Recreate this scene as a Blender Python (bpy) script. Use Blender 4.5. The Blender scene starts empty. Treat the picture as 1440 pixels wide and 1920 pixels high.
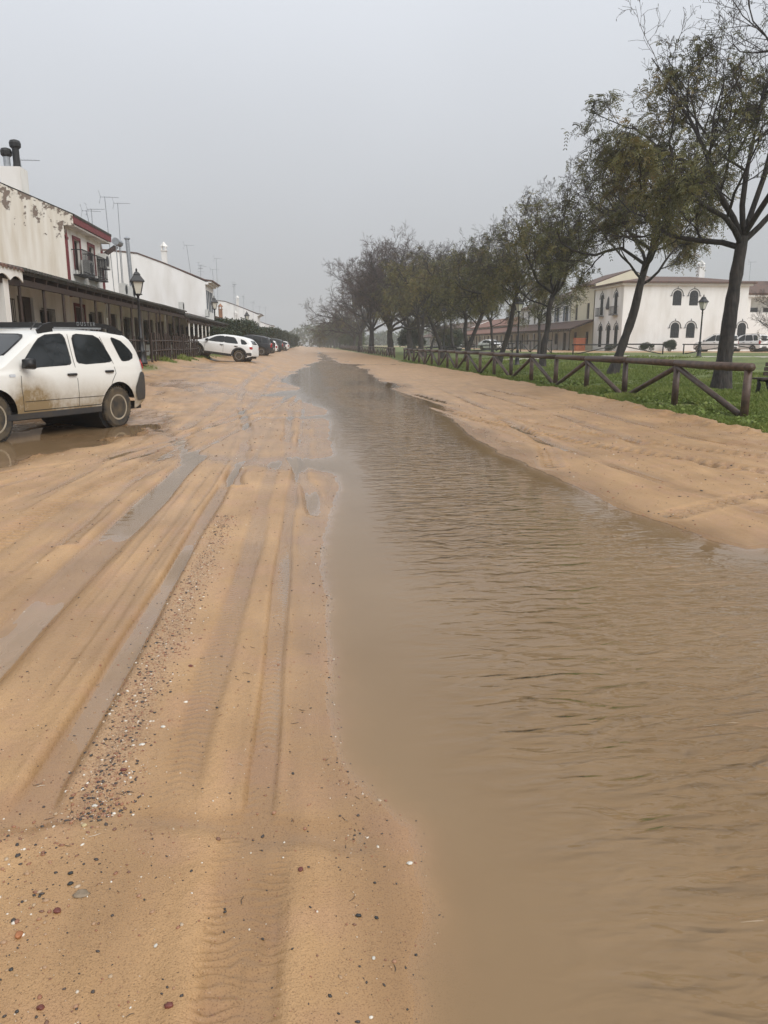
import bpy, math, random
import numpy as np
from mathutils import Vector, Matrix
R = math.radians
scene = bpy.context.scene
C = scene.collection

# ------------------------------------------------------------------ camera, sky, sun, exposure
cam = bpy.data.cameras.new('camera')
cam.sensor_fit = 'VERTICAL'; cam.sensor_height = 36.0; cam.lens = 27.0
cam.clip_start = 0.05; cam.clip_end = 4000
camo = bpy.data.objects.new('camera', cam); C.objects.link(camo)
camo.location = (0, 0, 1.55)
camo.rotation_euler = (R(90 - 12.34), 0, R(-5.50))
scene.camera = camo

SUN_AZ, SUN_EL = R(140), R(42)          # azimuth clockwise from +Y: behind the camera, to the right
world = bpy.data.worlds.new('World'); scene.world = world; world.use_nodes = True
wn, wl = world.node_tree.nodes, world.node_tree.links
wn.clear()
out = wn.new('ShaderNodeOutputWorld'); bg = wn.new('ShaderNodeBackground')
sky = wn.new('ShaderNodeTexSky'); sky.sky_type = 'NISHITA'; sky.sun_disc = False
sky.sun_elevation = SUN_EL; sky.sun_rotation = SUN_AZ; sky.dust_density = 6; sky.air_density = 1.5
hs = wn.new('ShaderNodeHueSaturation'); hs.inputs['Saturation'].default_value = 0.25
sc_ = wn.new('ShaderNodeMix'); sc_.data_type = 'RGBA'; sc_.blend_type = 'MULTIPLY'; sc_.inputs[0].default_value = 1
sc_.inputs[7].default_value = (0.9, 0.9, 0.9, 1)
tc = wn.new('ShaderNodeTexCoord'); sx = wn.new('ShaderNodeSeparateXYZ')
mr = wn.new('ShaderNodeMapRange'); mr.inputs[1].default_value = 0; mr.inputs[2].default_value = 1
cr = wn.new('ShaderNodeValToRGB')                       # overcast: about three times brighter overhead than at the horizon
e = cr.color_ramp.elements
e[0].position = 0.0; e[0].color = (4.75, 4.85, 5.0, 1)
e[1].position = 1.0; e[1].color = (12.4, 12.8, 13.5, 1)
k = cr.color_ramp.elements.new(0.35); k.color = (7.7, 8.05, 8.65, 1)
cn = wn.new('ShaderNodeTexNoise'); cn.inputs['Scale'].default_value = 1.6; cn.inputs['Detail'].default_value = 3
cm = wn.new('ShaderNodeMapRange'); cm.inputs[1].default_value = 0.3; cm.inputs[2].default_value = 0.7
cm.inputs[3].default_value = 0.95; cm.inputs[4].default_value = 1.05
cmul = wn.new('ShaderNodeMix'); cmul.data_type = 'RGBA'; cmul.blend_type = 'MULTIPLY'; cmul.inputs[0].default_value = 1
mx = wn.new('ShaderNodeMix'); mx.data_type = 'RGBA'; mx.inputs[0].default_value = 0.88
wl.new(tc.outputs['Generated'], sx.inputs[0]); wl.new(sx.outputs['Z'], mr.inputs[0]); wl.new(mr.outputs[0], cr.inputs[0])
wl.new(tc.outputs['Generated'], cn.inputs['Vector']); wl.new(cn.outputs[0], cm.inputs[0])
wl.new(cr.outputs[0], cmul.inputs[6]); wl.new(cm.outputs[0], cmul.inputs[7])
wl.new(sky.outputs[0], hs.inputs['Color']); wl.new(hs.outputs[0], mx.inputs[6])
wl.new(cmul.outputs[2], mx.inputs[7]); wl.new(mx.outputs[2], bg.inputs[0]); wl.new(bg.outputs[0], out.inputs[0])
bg.inputs[1].default_value = 0.10

sl = bpy.data.lights.new('sun', 'SUN'); sl.energy = 2.0; sl.angle = R(40); sl.color = (1.0, 0.965, 0.91)
so = bpy.data.objects.new('sun', sl); C.objects.link(so)
sd_ = Vector((math.sin(SUN_AZ) * math.cos(SUN_EL), math.cos(SUN_AZ) * math.cos(SUN_EL), math.sin(SUN_EL)))
so.rotation_euler = sd_.to_track_quat('Z', 'Y').to_euler(); so.location = (20, -20, 40)
scene.view_settings.view_transform = 'Standard'; scene.view_settings.look = 'None'
scene.view_settings.exposure = 0.0; scene.view_settings.gamma = 1.0; scene.view_settings.use_curve_mapping = False
scene.cycles.max_bounces = 8; scene.cycles.transparent_max_bounces = 24; scene.cycles.volume_bounces = 1

# ------------------------------------------------------------------ helpers: materials
MATS = {}
def mat(name, col, rough=0.6, var=0.15, scale=4.0, bump=0.0, bscale=40.0, spec=0.5, metal=0.0, col2=None, detail=4.0, lo=0.35, hi=0.65):
    """procedural material: two tones blended by noise, optional fine relief (bump in metres)"""
    if name in MATS: return MATS[name]
    m = bpy.data.materials.new(name); m.use_nodes = True; MATS[name] = m
    n, l = m.node_tree.nodes, m.node_tree.links
    b = n['Principled BSDF']
    b.inputs['Roughness'].default_value = rough; b.inputs['Metallic'].default_value = metal
    b.inputs['Specular IOR Level'].default_value = spec
    t = n.new('ShaderNodeTexCoord')
    nz = n.new('ShaderNodeTexNoise'); nz.inputs['Scale'].default_value = scale; nz.inputs['Detail'].default_value = detail
    l.new(t.outputs['Object'], nz.inputs['Vector'])
    ramp = n.new('ShaderNodeValToRGB')
    c2 = col2 or tuple(c * (1 - var) for c in col)
    ramp.color_ramp.elements[0].color = (*c2, 1); ramp.color_ramp.elements[1].color = (*col, 1)
    ramp.color_ramp.elements[0].position = lo; ramp.color_ramp.elements[1].position = hi
    l.new(nz.outputs[0], ramp.inputs[0]); l.new(ramp.outputs[0], b.inputs['Base Color'])
    if bump:
        bz = n.new('ShaderNodeTexNoise'); bz.inputs['Scale'].default_value = bscale; bz.inputs['Detail'].default_value = 4
        l.new(t.outputs['Object'], bz.inputs['Vector'])
        bp = n.new('ShaderNodeBump'); bp.inputs['Strength'].default_value = 1; bp.inputs['Distance'].default_value = bump
        l.new(bz.outputs[0], bp.inputs['Height']); l.new(bp.outputs[0], b.inputs['Normal'])
    return m

def nodes_of(m): return m.node_tree.nodes, m.node_tree.links

def attr_mat(name, stops, rough=0.6, attr='tint', spec=0.3, translucent=0.0):
    """colour read from a per-piece attribute (0..1) through a ramp"""
    m = bpy.data.materials.new(name); m.use_nodes = True; MATS[name] = m
    n, l = nodes_of(m); b = n['Principled BSDF']
    b.inputs['Roughness'].default_value = rough; b.inputs['Specular IOR Level'].default_value = spec
    a = n.new('ShaderNodeAttribute'); a.attribute_name = attr
    r = n.new('ShaderNodeValToRGB'); el = r.color_ramp.elements
    for i, (p, c) in enumerate(stops):
        x = el[i] if i < 2 else el.new(p)
        x.position = p; x.color = (*c, 1)
    l.new(a.outputs['Fac'], r.inputs[0]); l.new(r.outputs[0], b.inputs['Base Color'])
    if translucent:
        tr = n.new('ShaderNodeBsdfTranslucent'); mxs = n.new('ShaderNodeMixShader'); mxs.inputs[0].default_value = translucent
        l.new(r.outputs[0], tr.inputs[0]); l.new(b.outputs[0], mxs.inputs[1]); l.new(tr.outputs[0], mxs.inputs[2])
        l.new(mxs.outputs[0], n['Material Output'].inputs[0])
    return m

# ------------------------------------------------------------------ helpers: meshes
class MB:
    """collects shapes, links them as ONE mesh object"""
    def __init__(s): s.v = []; s.f = []
    def add(s, vs, fs):
        o = len(s.v); s.v.extend([tuple(p) for p in vs]); s.f.extend([tuple(i + o for i in f) for f in fs]); return s
    def box(s, a, b):
        x0, y0, z0 = a; x1, y1, z1 = b
        return s.add([(x0,y0,z0),(x1,y0,z0),(x1,y1,z0),(x0,y1,z0),(x0,y0,z1),(x1,y0,z1),(x1,y1,z1),(x0,y1,z1)],
                     [(0,3,2,1),(4,5,6,7),(0,1,5,4),(1,2,6,5),(2,3,7,6),(3,0,4,7)])
    def bar(s, p, q, w, h=None, up=(0,0,1)):
        p, q = Vector(p), Vector(q); h = h or w; d = (q - p).normalized(); u = Vector(up)
        if abs(d.dot(u)) > 0.98: u = Vector((1,0,0))
        a = d.cross(u).normalized() * w / 2; b = a.cross(d).normalized() * h / 2
        vs = [p-a-b, p+a-b, p+a+b, p-a+b, q-a-b, q+a-b, q+a+b, q-a+b]
        return s.add(vs, [(0,1,2,3),(7,6,5,4),(0,4,5,1),(1,5,6,2),(2,6,7,3),(3,7,4,0)])
    def tube(s, pts, rad, n=8, cap=True):
        pts = [Vector(p) for p in pts]; o = len(s.v)
        if not hasattr(rad, '__len__'): rad = [rad] * len(pts)
        for i, p in enumerate(pts):
            d = (pts[min(i+1, len(pts)-1)] - pts[max(i-1, 0)])
            d = d.normalized() if d.length > 1e-9 else Vector((0,0,1))
            u = Vector((0,0,1)) if abs(d.z) < 0.9 else Vector((1,0,0))
            a = d.cross(u).normalized(); b = a.cross(d)
            for k in range(n):
                t = 2*math.pi*k/n; s.v.append(tuple(p + (a*math.cos(t) + b*math.sin(t))*rad[i]))
        for i in range(len(pts)-1):
            for k in range(n):
                k2 = (k+1) % n; s.f.append((o+i*n+k, o+(i+1)*n+k, o+(i+1)*n+k2, o+i*n+k2))
        if cap:
            s.f.append(tuple(o+k for k in range(n))); s.f.append(tuple(o+(len(pts)-1)*n+k for k in range(n-1,-1,-1)))
        return s
    def lathe(s, prof, n=16, c=(0,0,0), axis='z'):
        o = len(s.v)
        for r, z in prof:
            for k in range(n):
                t = 2*math.pi*k/n; p = (r*math.cos(t), r*math.sin(t), z)
                if axis == 'y': p = (p[0], p[2], p[1])
                s.v.append((p[0]+c[0], p[1]+c[1], p[2]+c[2]))
        for i in range(len(prof)-1):
            for k in range(n):
                k2 = (k+1) % n; s.f.append((o+i*n+k, o+i*n+k2, o+(i+1)*n+k2, o+(i+1)*n+k))
        s.f.append(tuple(o+k for k in range(n-1,-1,-1))); s.f.append(tuple(o+(len(prof)-1)*n+k for k in range(n)))
        return s
    def quad(s, a, b, c, d): return s.add([a,b,c,d], [(0,1,2,3)])
    def poly(s, pts): return s.add(pts, [tuple(range(len(pts)))])
    def prism(s, pts, vec):
        n = len(pts); v = Vector(vec); q = [Vector(p)+v for p in pts]
        return s.add(list(pts)+q, [tuple(range(n-1,-1,-1)), tuple(range(n,2*n))] + [(i,(i+1)%n,n+(i+1)%n,n+i) for i in range(n)])
    def mesh(s, name, m=None, smooth=False):
        me = bpy.data.meshes.new(name); me.from_pydata(s.v, [], s.f)
        if m: me.materials.append(m)
        me.update()
        if smooth: me.shade_smooth()
        return me
    def build(s, name, m, parent=None, smooth=False, loc=None):
        o = bpy.data.objects.new(name, s.mesh(name, m, smooth)); C.objects.link(o)
        if parent: o.parent = parent
        if loc: o.location = loc
        return o

def np_mesh(name, V, F, m=None, smooth=True, attrs=None, domain='POINT'):
    V = np.asarray(V, np.float32).reshape(-1, 3); F = np.asarray(F, np.int32); k = F.shape[1]
    me = bpy.data.meshes.new(name)
    me.vertices.add(len(V)); me.vertices.foreach_set('co', V.ravel())
    me.loops.add(F.size); me.loops.foreach_set('vertex_index', F.ravel())
    me.polygons.add(len(F)); me.polygons.foreach_set('loop_start', np.arange(0, F.size, k, dtype=np.int32))
    for an, av in (attrs or {}).items():
        a = me.attributes.new(an, 'FLOAT', domain); a.data.foreach_set('value', np.asarray(av, np.float32))
    if m: me.materials.append(m)
    me.update(calc_edges=True)
    me.polygons.foreach_set('use_smooth', np.full(len(F), smooth, bool))
    return me

def link(name, me, parent=None, loc=None):
    o = bpy.data.objects.new(name, me); C.objects.link(o)
    if parent: o.parent = parent
    if loc: o.location = loc
    return o
def tag(o, label=None, cat=None, group=None, kind=None):
    if label: o['label'] = label
    if cat: o['category'] = cat
    if group: o['group'] = group
    if kind: o['kind'] = kind
    return o
def thing(name, label, cat, loc=(0,0,0), rz=0, group=None):
    o = bpy.data.objects.new(name, None); C.objects.link(o); o.empty_display_size = 0.2
    o.location = loc; o.rotation_euler = (0,0,rz)
    return tag(o, label, cat, group)

# ------------------------------------------------------------------ noise and terrain
def S(t): t = np.clip(t, 0, 1); return t*t*(3-2*t)
_LAT = np.random.default_rng(7).random((64, 256, 256)).astype(np.float32)
def vnoise(x, y, seed=0):
    T = _LAT[seed % 64]; xf = np.floor(x); yf = np.floor(y); fx = x-xf; fy = y-yf
    xi = xf.astype(np.int32) & 255; yi = yf.astype(np.int32) & 255; xj = (xi+1) & 255; yj = (yi+1) & 255
    u = fx*fx*(3-2*fx); v = fy*fy*(3-2*fy)
    return (T[xi,yi]*(1-u)+T[xj,yi]*u)*(1-v) + (T[xi,yj]*(1-u)+T[xj,yj]*u)*v
def fbm(x, y, seed=0, oc=4):
    s = 0; a = 0.5; 
    for i in range(oc): s = s + a*(vnoise(x, y, seed+i*17)*2-1); x = x*2.03+3.1; y = y*2.03+1.7; a *= 0.5
    return s
def poly_sd(x, y, P):
    """signed distance to a closed outline, negative inside"""
    P = np.array(P, float); d = np.full(x.shape, 1e9); ins = np.zeros(x.shape, bool)
    for i in range(len(P)):
        a = P[i]; b = P[(i+1) % len(P)]; e = b-a
        t = np.clip(((x-a[0])*e[0]+(y-a[1])*e[1])/(e@e), 0, 1)
        d = np.minimum(d, (x-a[0]-t*e[0])**2+(y-a[1]-t*e[1])**2)
        c = ((a[1] > y) != (b[1] > y))
        if abs(e[1]) > 1e-9: ins ^= c & (x < e[0]*(y-a[1])/e[1]+a[0])
    d = np.sqrt(d); return np.where(ins, -d, d)
def path_dist(x, y, P):
    """distance across and length along an open line"""
    P = np.array(P, float); best = np.full(x.shape, 1e9); sv = np.zeros(x.shape); sg = np.zeros(x.shape); L = 0
    for i in range(len(P)-1):
        a = P[i]; b = P[i+1]; e = b-a; ln = math.hypot(*e)
        tr = ((x-a[0])*e[0]+(y-a[1])*e[1])/(ln*ln); t = np.clip(tr, 0, 1)
        d = np.hypot(x-a[0]-t*e[0], y-a[1]-t*e[1]); c = ((x-a[0])*e[1]-(y-a[1])*e[0])
        m = d < best; best = np.where(m, d, best); sv = np.where(m, L+t*ln, sv); sg = np.where(m, np.sign(c), sg); L += ln
    return best, sv, sg

PUD = [(0.22,-4),(0.22,1.2),(0.23,1.48),(0.28,1.86),(0.29,2.09),(0.28,2.22),(0.23,2.32),(0.16,2.42),(0.08,2.66),(0.05,3.08),(0.04,3.89),(0.07,4.82),
       (0.13,6.27),(0.24,7.88),(0.30,9.63),(0.34,14.0),(0.36,18.4),(-0.33,24.4),(-1.0,33.3),(-0.92,46.7),(-0.2,66.8),(0.6,117),(1.4,234),(1.5,300),
       (3.3,300),(3.4,234),(3.6,86.3),(3.85,46.3),(3.2,34.4),(3.16,25.5),(3.31,21.7),(3.03,16.8),(2.77,13.2),(2.76,10.9),(2.87,9.4),(2.97,7.9),
       (3.0,6.83),(3.14,6.27),(3.2,5.8),(3.35,5.45),(3.9,5.5),(5.0,5.0),(6.0,4.2),(7,2),(7,-4)]
CARPUD = [(-8,9.3),(-3.9,9.6),(-3.84,10.96),(-3.66,12.0),(-3.0,13.6),(-2.9,15.2),(-3.3,17.5),(-4.2,18.4),(-8,17)]
EDGE_Y = [-5, 6, 11.6, 14, 15.2, 18.5, 23.5, 32, 45, 57, 63, 70, 84, 100, 200, 600]
EDGE_X = [6.0, 6.3, 7.35, 7.75, 7.6, 7.9, 8.15, 8.2, 8.2, 8.1, 7.5, 8.0, 8.6, 8.5, 8.2, 8]

def macro(x, y):
    left = (0.48*S((-1.0-x)/2.6) + 0.37*S((-5.2-x)/1.6))*S((y-12)/24)
    right = 0.055*S((x-4)/3.5) + 0.12*S((x-7.5)/6) + 0.52*S((x-13)/11)*S((y-15)/25)
    return left + right

def ground(x, y):
    """height, wetness, grass, gravelly, pale path for world points"""
    x = np.asarray(x, float); y = np.asarray(y, float)
    mz = macro(x, y)
    e = poly_sd(x, y, PUD) + 0.12*fbm(x*1.3, y*0.7, 3, 3)*S((y-2)/6) + 1.35*fbm(x*0.8, y*0.20, 4, 4)*S((y-13)/22) + 1.35*S((y-36)/55) + 0.045*fbm(x*4, y*2.5, 5, 4) + 0.02*fbm(x*15, y*11, 6, 3)
    e2 = poly_sd(x, y, CARPUD) + 0.25*fbm(x*1.2, y*1.2, 9, 3)
    soft = S((1.4-x)/0.6)                                   # the houses-side shore shelves very gently
    z = np.where(e > 0, 0.036*np.tanh(e/0.70), 0.06*np.tanh(e/0.80))
    z = np.minimum(z, np.where(e2 > 0, 0.05*np.tanh(e2/0.5)+0.0, 0.016*np.tanh(e2/0.5)))
    near = S((60-y)/40)
    rough = 0.55+0.9*S((y-7)/8)
    z = z + 0.014*rough*fbm(x*1.1, y*0.6, 11, 4)*S(e/0.5) + 0.006*rough*fbm(x*7, y*2.2, 12, 4)*S(e/0.2)*near
    damp = np.zeros_like(z)
    road = S((x+3.2)/0.6)
    # ruts along the road (x, half width, depth, from, to, tread)
    for (cx, hw, dp, y0, y1, tr, sd) in [(-1.60,.17,.044,2.0,11.5,0,1),(-0.96,.075,.037,2.2,10.5,0,2),(-0.49,.085,.012,2.2,11,1,3),(-0.20,.055,.012,2.0,24,1,4),
                                     (-0.20,.115,.020,-1,2.75,2,5),(-1.22,.03,.012,3,10,0,6),(-1.10,.025,.010,4,11,0,7),(-1.33,.025,.012,4,9.5,0,8),(-2.02,.08,.014,5,13,1,9),
                                     (-2.75,.10,.014,7,14,1,13),(-0.75,.05,.008,9,26,0,14),(-1.5,.12,.015,12,40,0,15),(-0.1,.10,.008,7,30,0,16),(-2.3,.14,.02,14,50,0,17)]:
        wob = cx + 0.05*fbm(y*0.35+sd*7, y*0+sd, sd, 2) + (0.06*(y-2) if sd == 99 else 0)
        d = np.abs(x-wob)/(hw*(1+0.35*fbm(y*0.8+sd*3, y*0, sd+20, 2)))
        env = S((y-y0)/0.5)*S((y1-y)/1.2)
        vary = 0.85+0.45*fbm(y*0.55+sd*11, y*0+sd*5, sd+40, 2)
        prof = (1-S((d-0.55)/0.6))
        z = z - dp*prof*env*vary
        z = z + dp*0.22*np.exp(-((d-1.35)/0.28)**2)*env                  # pressed-up rim
        damp = np.maximum(damp, prof*env*0.7)
        if tr:
            pit = 0.045 if tr == 1 else 0.03
            z = z + (0.0022 if tr == 1 else 0.0036)*prof*env*np.sin(2*np.pi*(y/pit+np.abs(x-wob)/hw*0.9)+(3 if tr == 1 else 7)*fbm(x*11, y*11, sd, 3))*(1 if tr == 1 else 0.15+1.1*S((fbm(x*14, y*7, sd+3, 3)+0.25)/0.5))
    for P, hw, dp, pit in [([(-2.47,5.6),(-2.46,7.6),(-2.24,9.9),(-2.15,11.6)], .14, .018, .10), ([(2.5,30),(2.9,24.1),(3.5,15.5),(4.3,11.6),(5.04,9.6),(5.45,8.5),(6.3,6)], .18, .045, .22),
                      ([(3.3,24),(4.2,15.5),(5.1,11.9),(6.0,9.6),(7,7.5)], .15, .022, .20), ([(3.1,9.5),(3.6,11.5),(3.5,14.5),(3.0,18)], .12, .018, .18), ([(3.3,6.6),(4.4,7.3),(5.6,7.4)], .12, .014, .16)]:
        d, s, sg = path_dist(x, y, P); d = d/hw; prof = 1-S((d-0.6)/0.6)
        z = z - dp*0.6*prof + dp*0.45*prof*np.sign(np.sin(2*np.pi*(s/pit+sg*0.25)+d*2.0)) + dp*0.4*np.exp(-((d-1.4)/0.3)**2)
        damp = np.maximum(damp, 0.6*prof)
    for P, hw, dp in [([(-3.6,8),(-2.4,12),(-1.2,18),(-.3,26),(0,40)], .11, .020), ([(-.85,8.5),(-1.1,14),(-1.8,20),(-2.4,30)], .10, .020), ([(.05,7),(-.35,12),(-.5,19),(-.1,28)], .09, .014), ([(-4.2,9),(-3.1,10.3),(-2.1,13),(-1.5,19)], .10, .018),
                      ([(-1.9,6),(-2.0,9),(-1.3,14),(-.6,22)], .09, .016), ([(-2.9,5),(-3.0,7),(-2.7,9.5),(-2.0,13)], .09, .014), ([(4.4,5.5),(4.0,8),(3.7,12),(4.2,18),(4.6,28)], .12, .024), ([(5.2,6),(5.0,10),(5.3,16),(5.4,26)], .12, .020), ([(6.6,8),(6.2,12),(6.3,18),(6.0,30)], .14, .024)]:
        d, s, sg = path_dist(x + 0.06*fbm(y*1.1, x*0.3, 36, 2), y, P); d = d/hw; prof = 1-S((d-0.5)/0.7); br = 0.55+0.9*S((fbm(s*0.6, d*0, 37, 2)+0.2)/0.4)
        z = z - dp*br*prof*S(e/0.25) + dp*0.5*br*np.exp(-((d-1.4)/0.35)**2)*S(e/0.25) + 0.3*dp*prof*np.sin(2*np.pi*s/0.16)*S((9-y)/6)*S(e/0.25)
        damp = np.maximum(damp, 0.7*prof*br)
    # washes that cross the road
    for P, hw, dp in [([(-1.35,2.40),(-0.7,2.33),(-0.17,2.25),(0.10,2.20)], .07, .014), ([(-2.3,11.2),(-0.8,10.3),(0.4,9.8)], .50, .026), ([(-4.4,25.5),(-2,24.6),(0.3,25)], 1.0, .05),
                      ([(-3.1,15.5),(-2.2,13.0),(-1.7,11)], .16, .03), ([(3.6,60),(5.4,58),(7.2,58)], .6, .10), ([(-2.2,17),(-0.8,16.5),(0.3,17)], .3, .022)]:
        d, s, sg = path_dist(x, y + 0.9*hw*fbm(x*1.3, y*1.3, 31, 3), P); d = d/hw*(1+0.3*fbm(x*2.3, y*2.3, 33, 2))
        z = z - dp*np.exp(-(d*1.05)**2); damp = np.maximum(damp, 0.9*np.exp(-(d*0.9)**2))
    d = np.hypot((x+1.05)/0.42, (y-2.42)/0.20)*(1+0.35*fbm(x*5, y*9, 35, 3)); z = z - 0.016*(1-S((d-0.2)/1.0)); damp = np.maximum(damp, 1-S((d-0.6)/0.6))
    z = np.where((y < 2.75) & (x < 0.12) & (e > 0.02), np.maximum(z, 0.0015+0.002*S((y-2.2)/0.3)), z)
    # churned bank near the parked cars
    ch = S((-2.2-x)/0.8)*S((x+7)/1.5)*S((y-12)/5)*S((62-y)/20)
    z = z + 0.085*ch*fbm(x*1.6+0.3*y, y*1.1, 51, 4) + 0.02*ch*np.abs(fbm(x*3, y*0.8, 52, 3))
    rb = S((x-3.2)/1.5)*S((y-4)/3)
    z = z + 0.022*rb*fbm(x*0.9, y*0.7, 61, 4) + 0.016*rb*fbm(x*3.2, y*2.0, 62, 4)
    damp = np.maximum(damp, rb*S((5.2-x)/2.5)*S((fbm(x*1.1+0.2*y, y*0.5, 64, 4)-0.02)/0.25)*0.9)
    damp = np.maximum(damp, S((-1.5-x)/1.0)*S((y-9)/4)*S((fbm(x*0.8, y*0.35, 65, 4)-0.05)/0.25)*0.9)
    damp = np.maximum(damp, S((y-8)/5)*S((30-y)/10)*S((x+4)/2)*S((e+0.1)/0.3)*(0.35+0.6*S((fbm(x*0.9, y*0.4, 66, 4)+0.1)/0.35)))
    damp = np.maximum(damp, 0.85*S((fbm(x*1.7, y*0.45, 67, 4)-0.10)/0.22)*S((x+3)/1.0)*S((3-x)/1.0))
    # lawn border: a heaped, crumbly lip of sand against the grass
    ex = np.interp(y, EDGE_Y, EDGE_X) + 0.35*fbm(y*0.9, x*0.0+2.0, 71, 4) + 0.12*fbm(x*5, y*5, 73, 3)
    g = S((x-ex+0.06)/0.12)
    lip = np.exp(-((x-ex+0.22)/0.22)**2)
    z = z + lip*(0.055+0.05*fbm(x*6, y*6, 72, 3))*S((y-3)/3)
    z = z + g*0.03*fbm(x*1.2, y*1.2, 74, 3)
    gl = S((-5.75-x+0.5*fbm(x*1.3, y*1.3, 81, 3))/0.5)*S((y-28)/3)*S((0.30+fbm(x*0.9, y*0.5, 82, 3))/0.3)
    gl = np.maximum(gl, 0)
    zt = z + mz
    g = np.maximum(g, gl)
    g = np.where(y > 170, np.maximum(g, S((-4.5-x)/0.5)), g)
    # sandy lane before the far houses and pale concrete path through the lawn
    lane = S((x-23.5)/1)*S((y-74+0.12*(x-24))/2)*S((95-y)/2) + S((x-26)/0.8)*S((35.5-x)/0.8)*S((y-92)/2)
    g = g*(1-np.clip(lane, 0, 1))
    pd, _, _ = path_dist(x, y, [(14.5,64),(19.8,58),(24.5,52),(30,48),(60,40)])
    pale = (1-S((pd-1.1)/0.3))*S((x-13)/2)
    wet = np.clip(S((0.026-z)/0.026)*1.0 + 0.60*damp, 0, 1)*(1-g)
    grav = np.exp(-((x+0.78-0.02*fbm(y*2, x*0, 91, 2))/0.11)**2)*S((y-2.3)/0.3)*S((6.6-y)/1.5)
    return zt, wet, g, grav, pale
def gz(x, y): return float(ground(np.array([float(x)]), np.array([float(y)]))[0][0])

# --------------------------------------------------------------- ground sheet (finer near the road's near end)
NC = 640
ys = np.concatenate([np.linspace(-4, 0.9, 14), np.exp(np.linspace(0, math.log(20), 820, endpoint=False)), 20*np.exp(np.linspace(0, math.log(22.75), 240))])
t = np.linspace(-1, 1, NC)
core = np.clip(t/0.86, -1, 1); outer = np.sign(t)*np.clip((np.abs(t)-0.86)/0.14, 0, 1)**2
yy = np.maximum(ys, 0.9)[:, None]
GX = core[None, :]*(0.85+0.62*yy) + 0.10*yy*1.0 + outer[None, :]*(4+1.0*yy)
GY = np.repeat(ys[:, None], NC, 1)
GZ, WET, GRASS, GRAV, PALE = ground(GX.ravel(), GY.ravel())
wx, wy = GX.ravel(), GY.ravel()
SILT = 1-np.exp(-230*np.clip(-GZ, 0, 1))
SDM = poly_sd(wx, wy, PUD)
RIP = S((-SDM-0.10)/0.9)*(0.45+0.75*S((fbm(wx*0.5, wy*0.25, 7, 3)+0.4)/0.7))*S((wx-0.15)/0.8)
RIP = np.maximum(RIP, 0.02+0.40*S((wy-9)/10)*S((-SDM)/0.5))
idx = np.arange(len(ys)*NC).reshape(len(ys), NC)
FQ = np.stack([idx[:-1,:-1], idx[:-1,1:], idx[1:,1:], idx[1:,:-1]], -1).reshape(-1, 4)

def ripple_height(n, l, t, amp):
    """wind ripples on the flood, metres"""
    def math_(op, p, q):
        x = n.new('ShaderNodeMath'); x.operation = op
        for s, v in ((0, p), (1, q)):
            if isinstance(v, (int, float)): x.inputs[s].default_value = v
            else: l.new(v, x.inputs[s])
        return x.outputs[0]
    def noise(scale, vec, det=3, dist=0.0):
        mp = n.new('ShaderNodeMapping'); mp.inputs['Scale'].default_value = vec[:3]; mp.inputs['Rotation'].default_value = (0, 0, vec[3])
        l.new(t, mp.inputs[0])
        z = n.new('ShaderNodeTexNoise'); z.inputs['Scale'].default_value = scale; z.inputs['Detail'].default_value = det
        z.inputs['Distortion'].default_value = dist; z.inputs['Roughness'].default_value = 0.45
        l.new(mp.outputs[0], z.inputs['Vector']); return z.outputs[0]
    h = math_('MULTIPLY', noise(4.3, (0.72, 1.75, 1, R(8)), 2, 0.9), 0.046)
    h = math_('ADD', h, math_('MULTIPLY', noise(9.5, (0.55, 1.4, 1, R(-13)), 2, 0.5), 0.015))
    h = math_('ADD', h, math_('MULTIPLY', noise(26, (0.6, 1.2, 1, R(4)), 2), 0.0030))
    return math_('MULTIPLY', h, amp)
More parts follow.
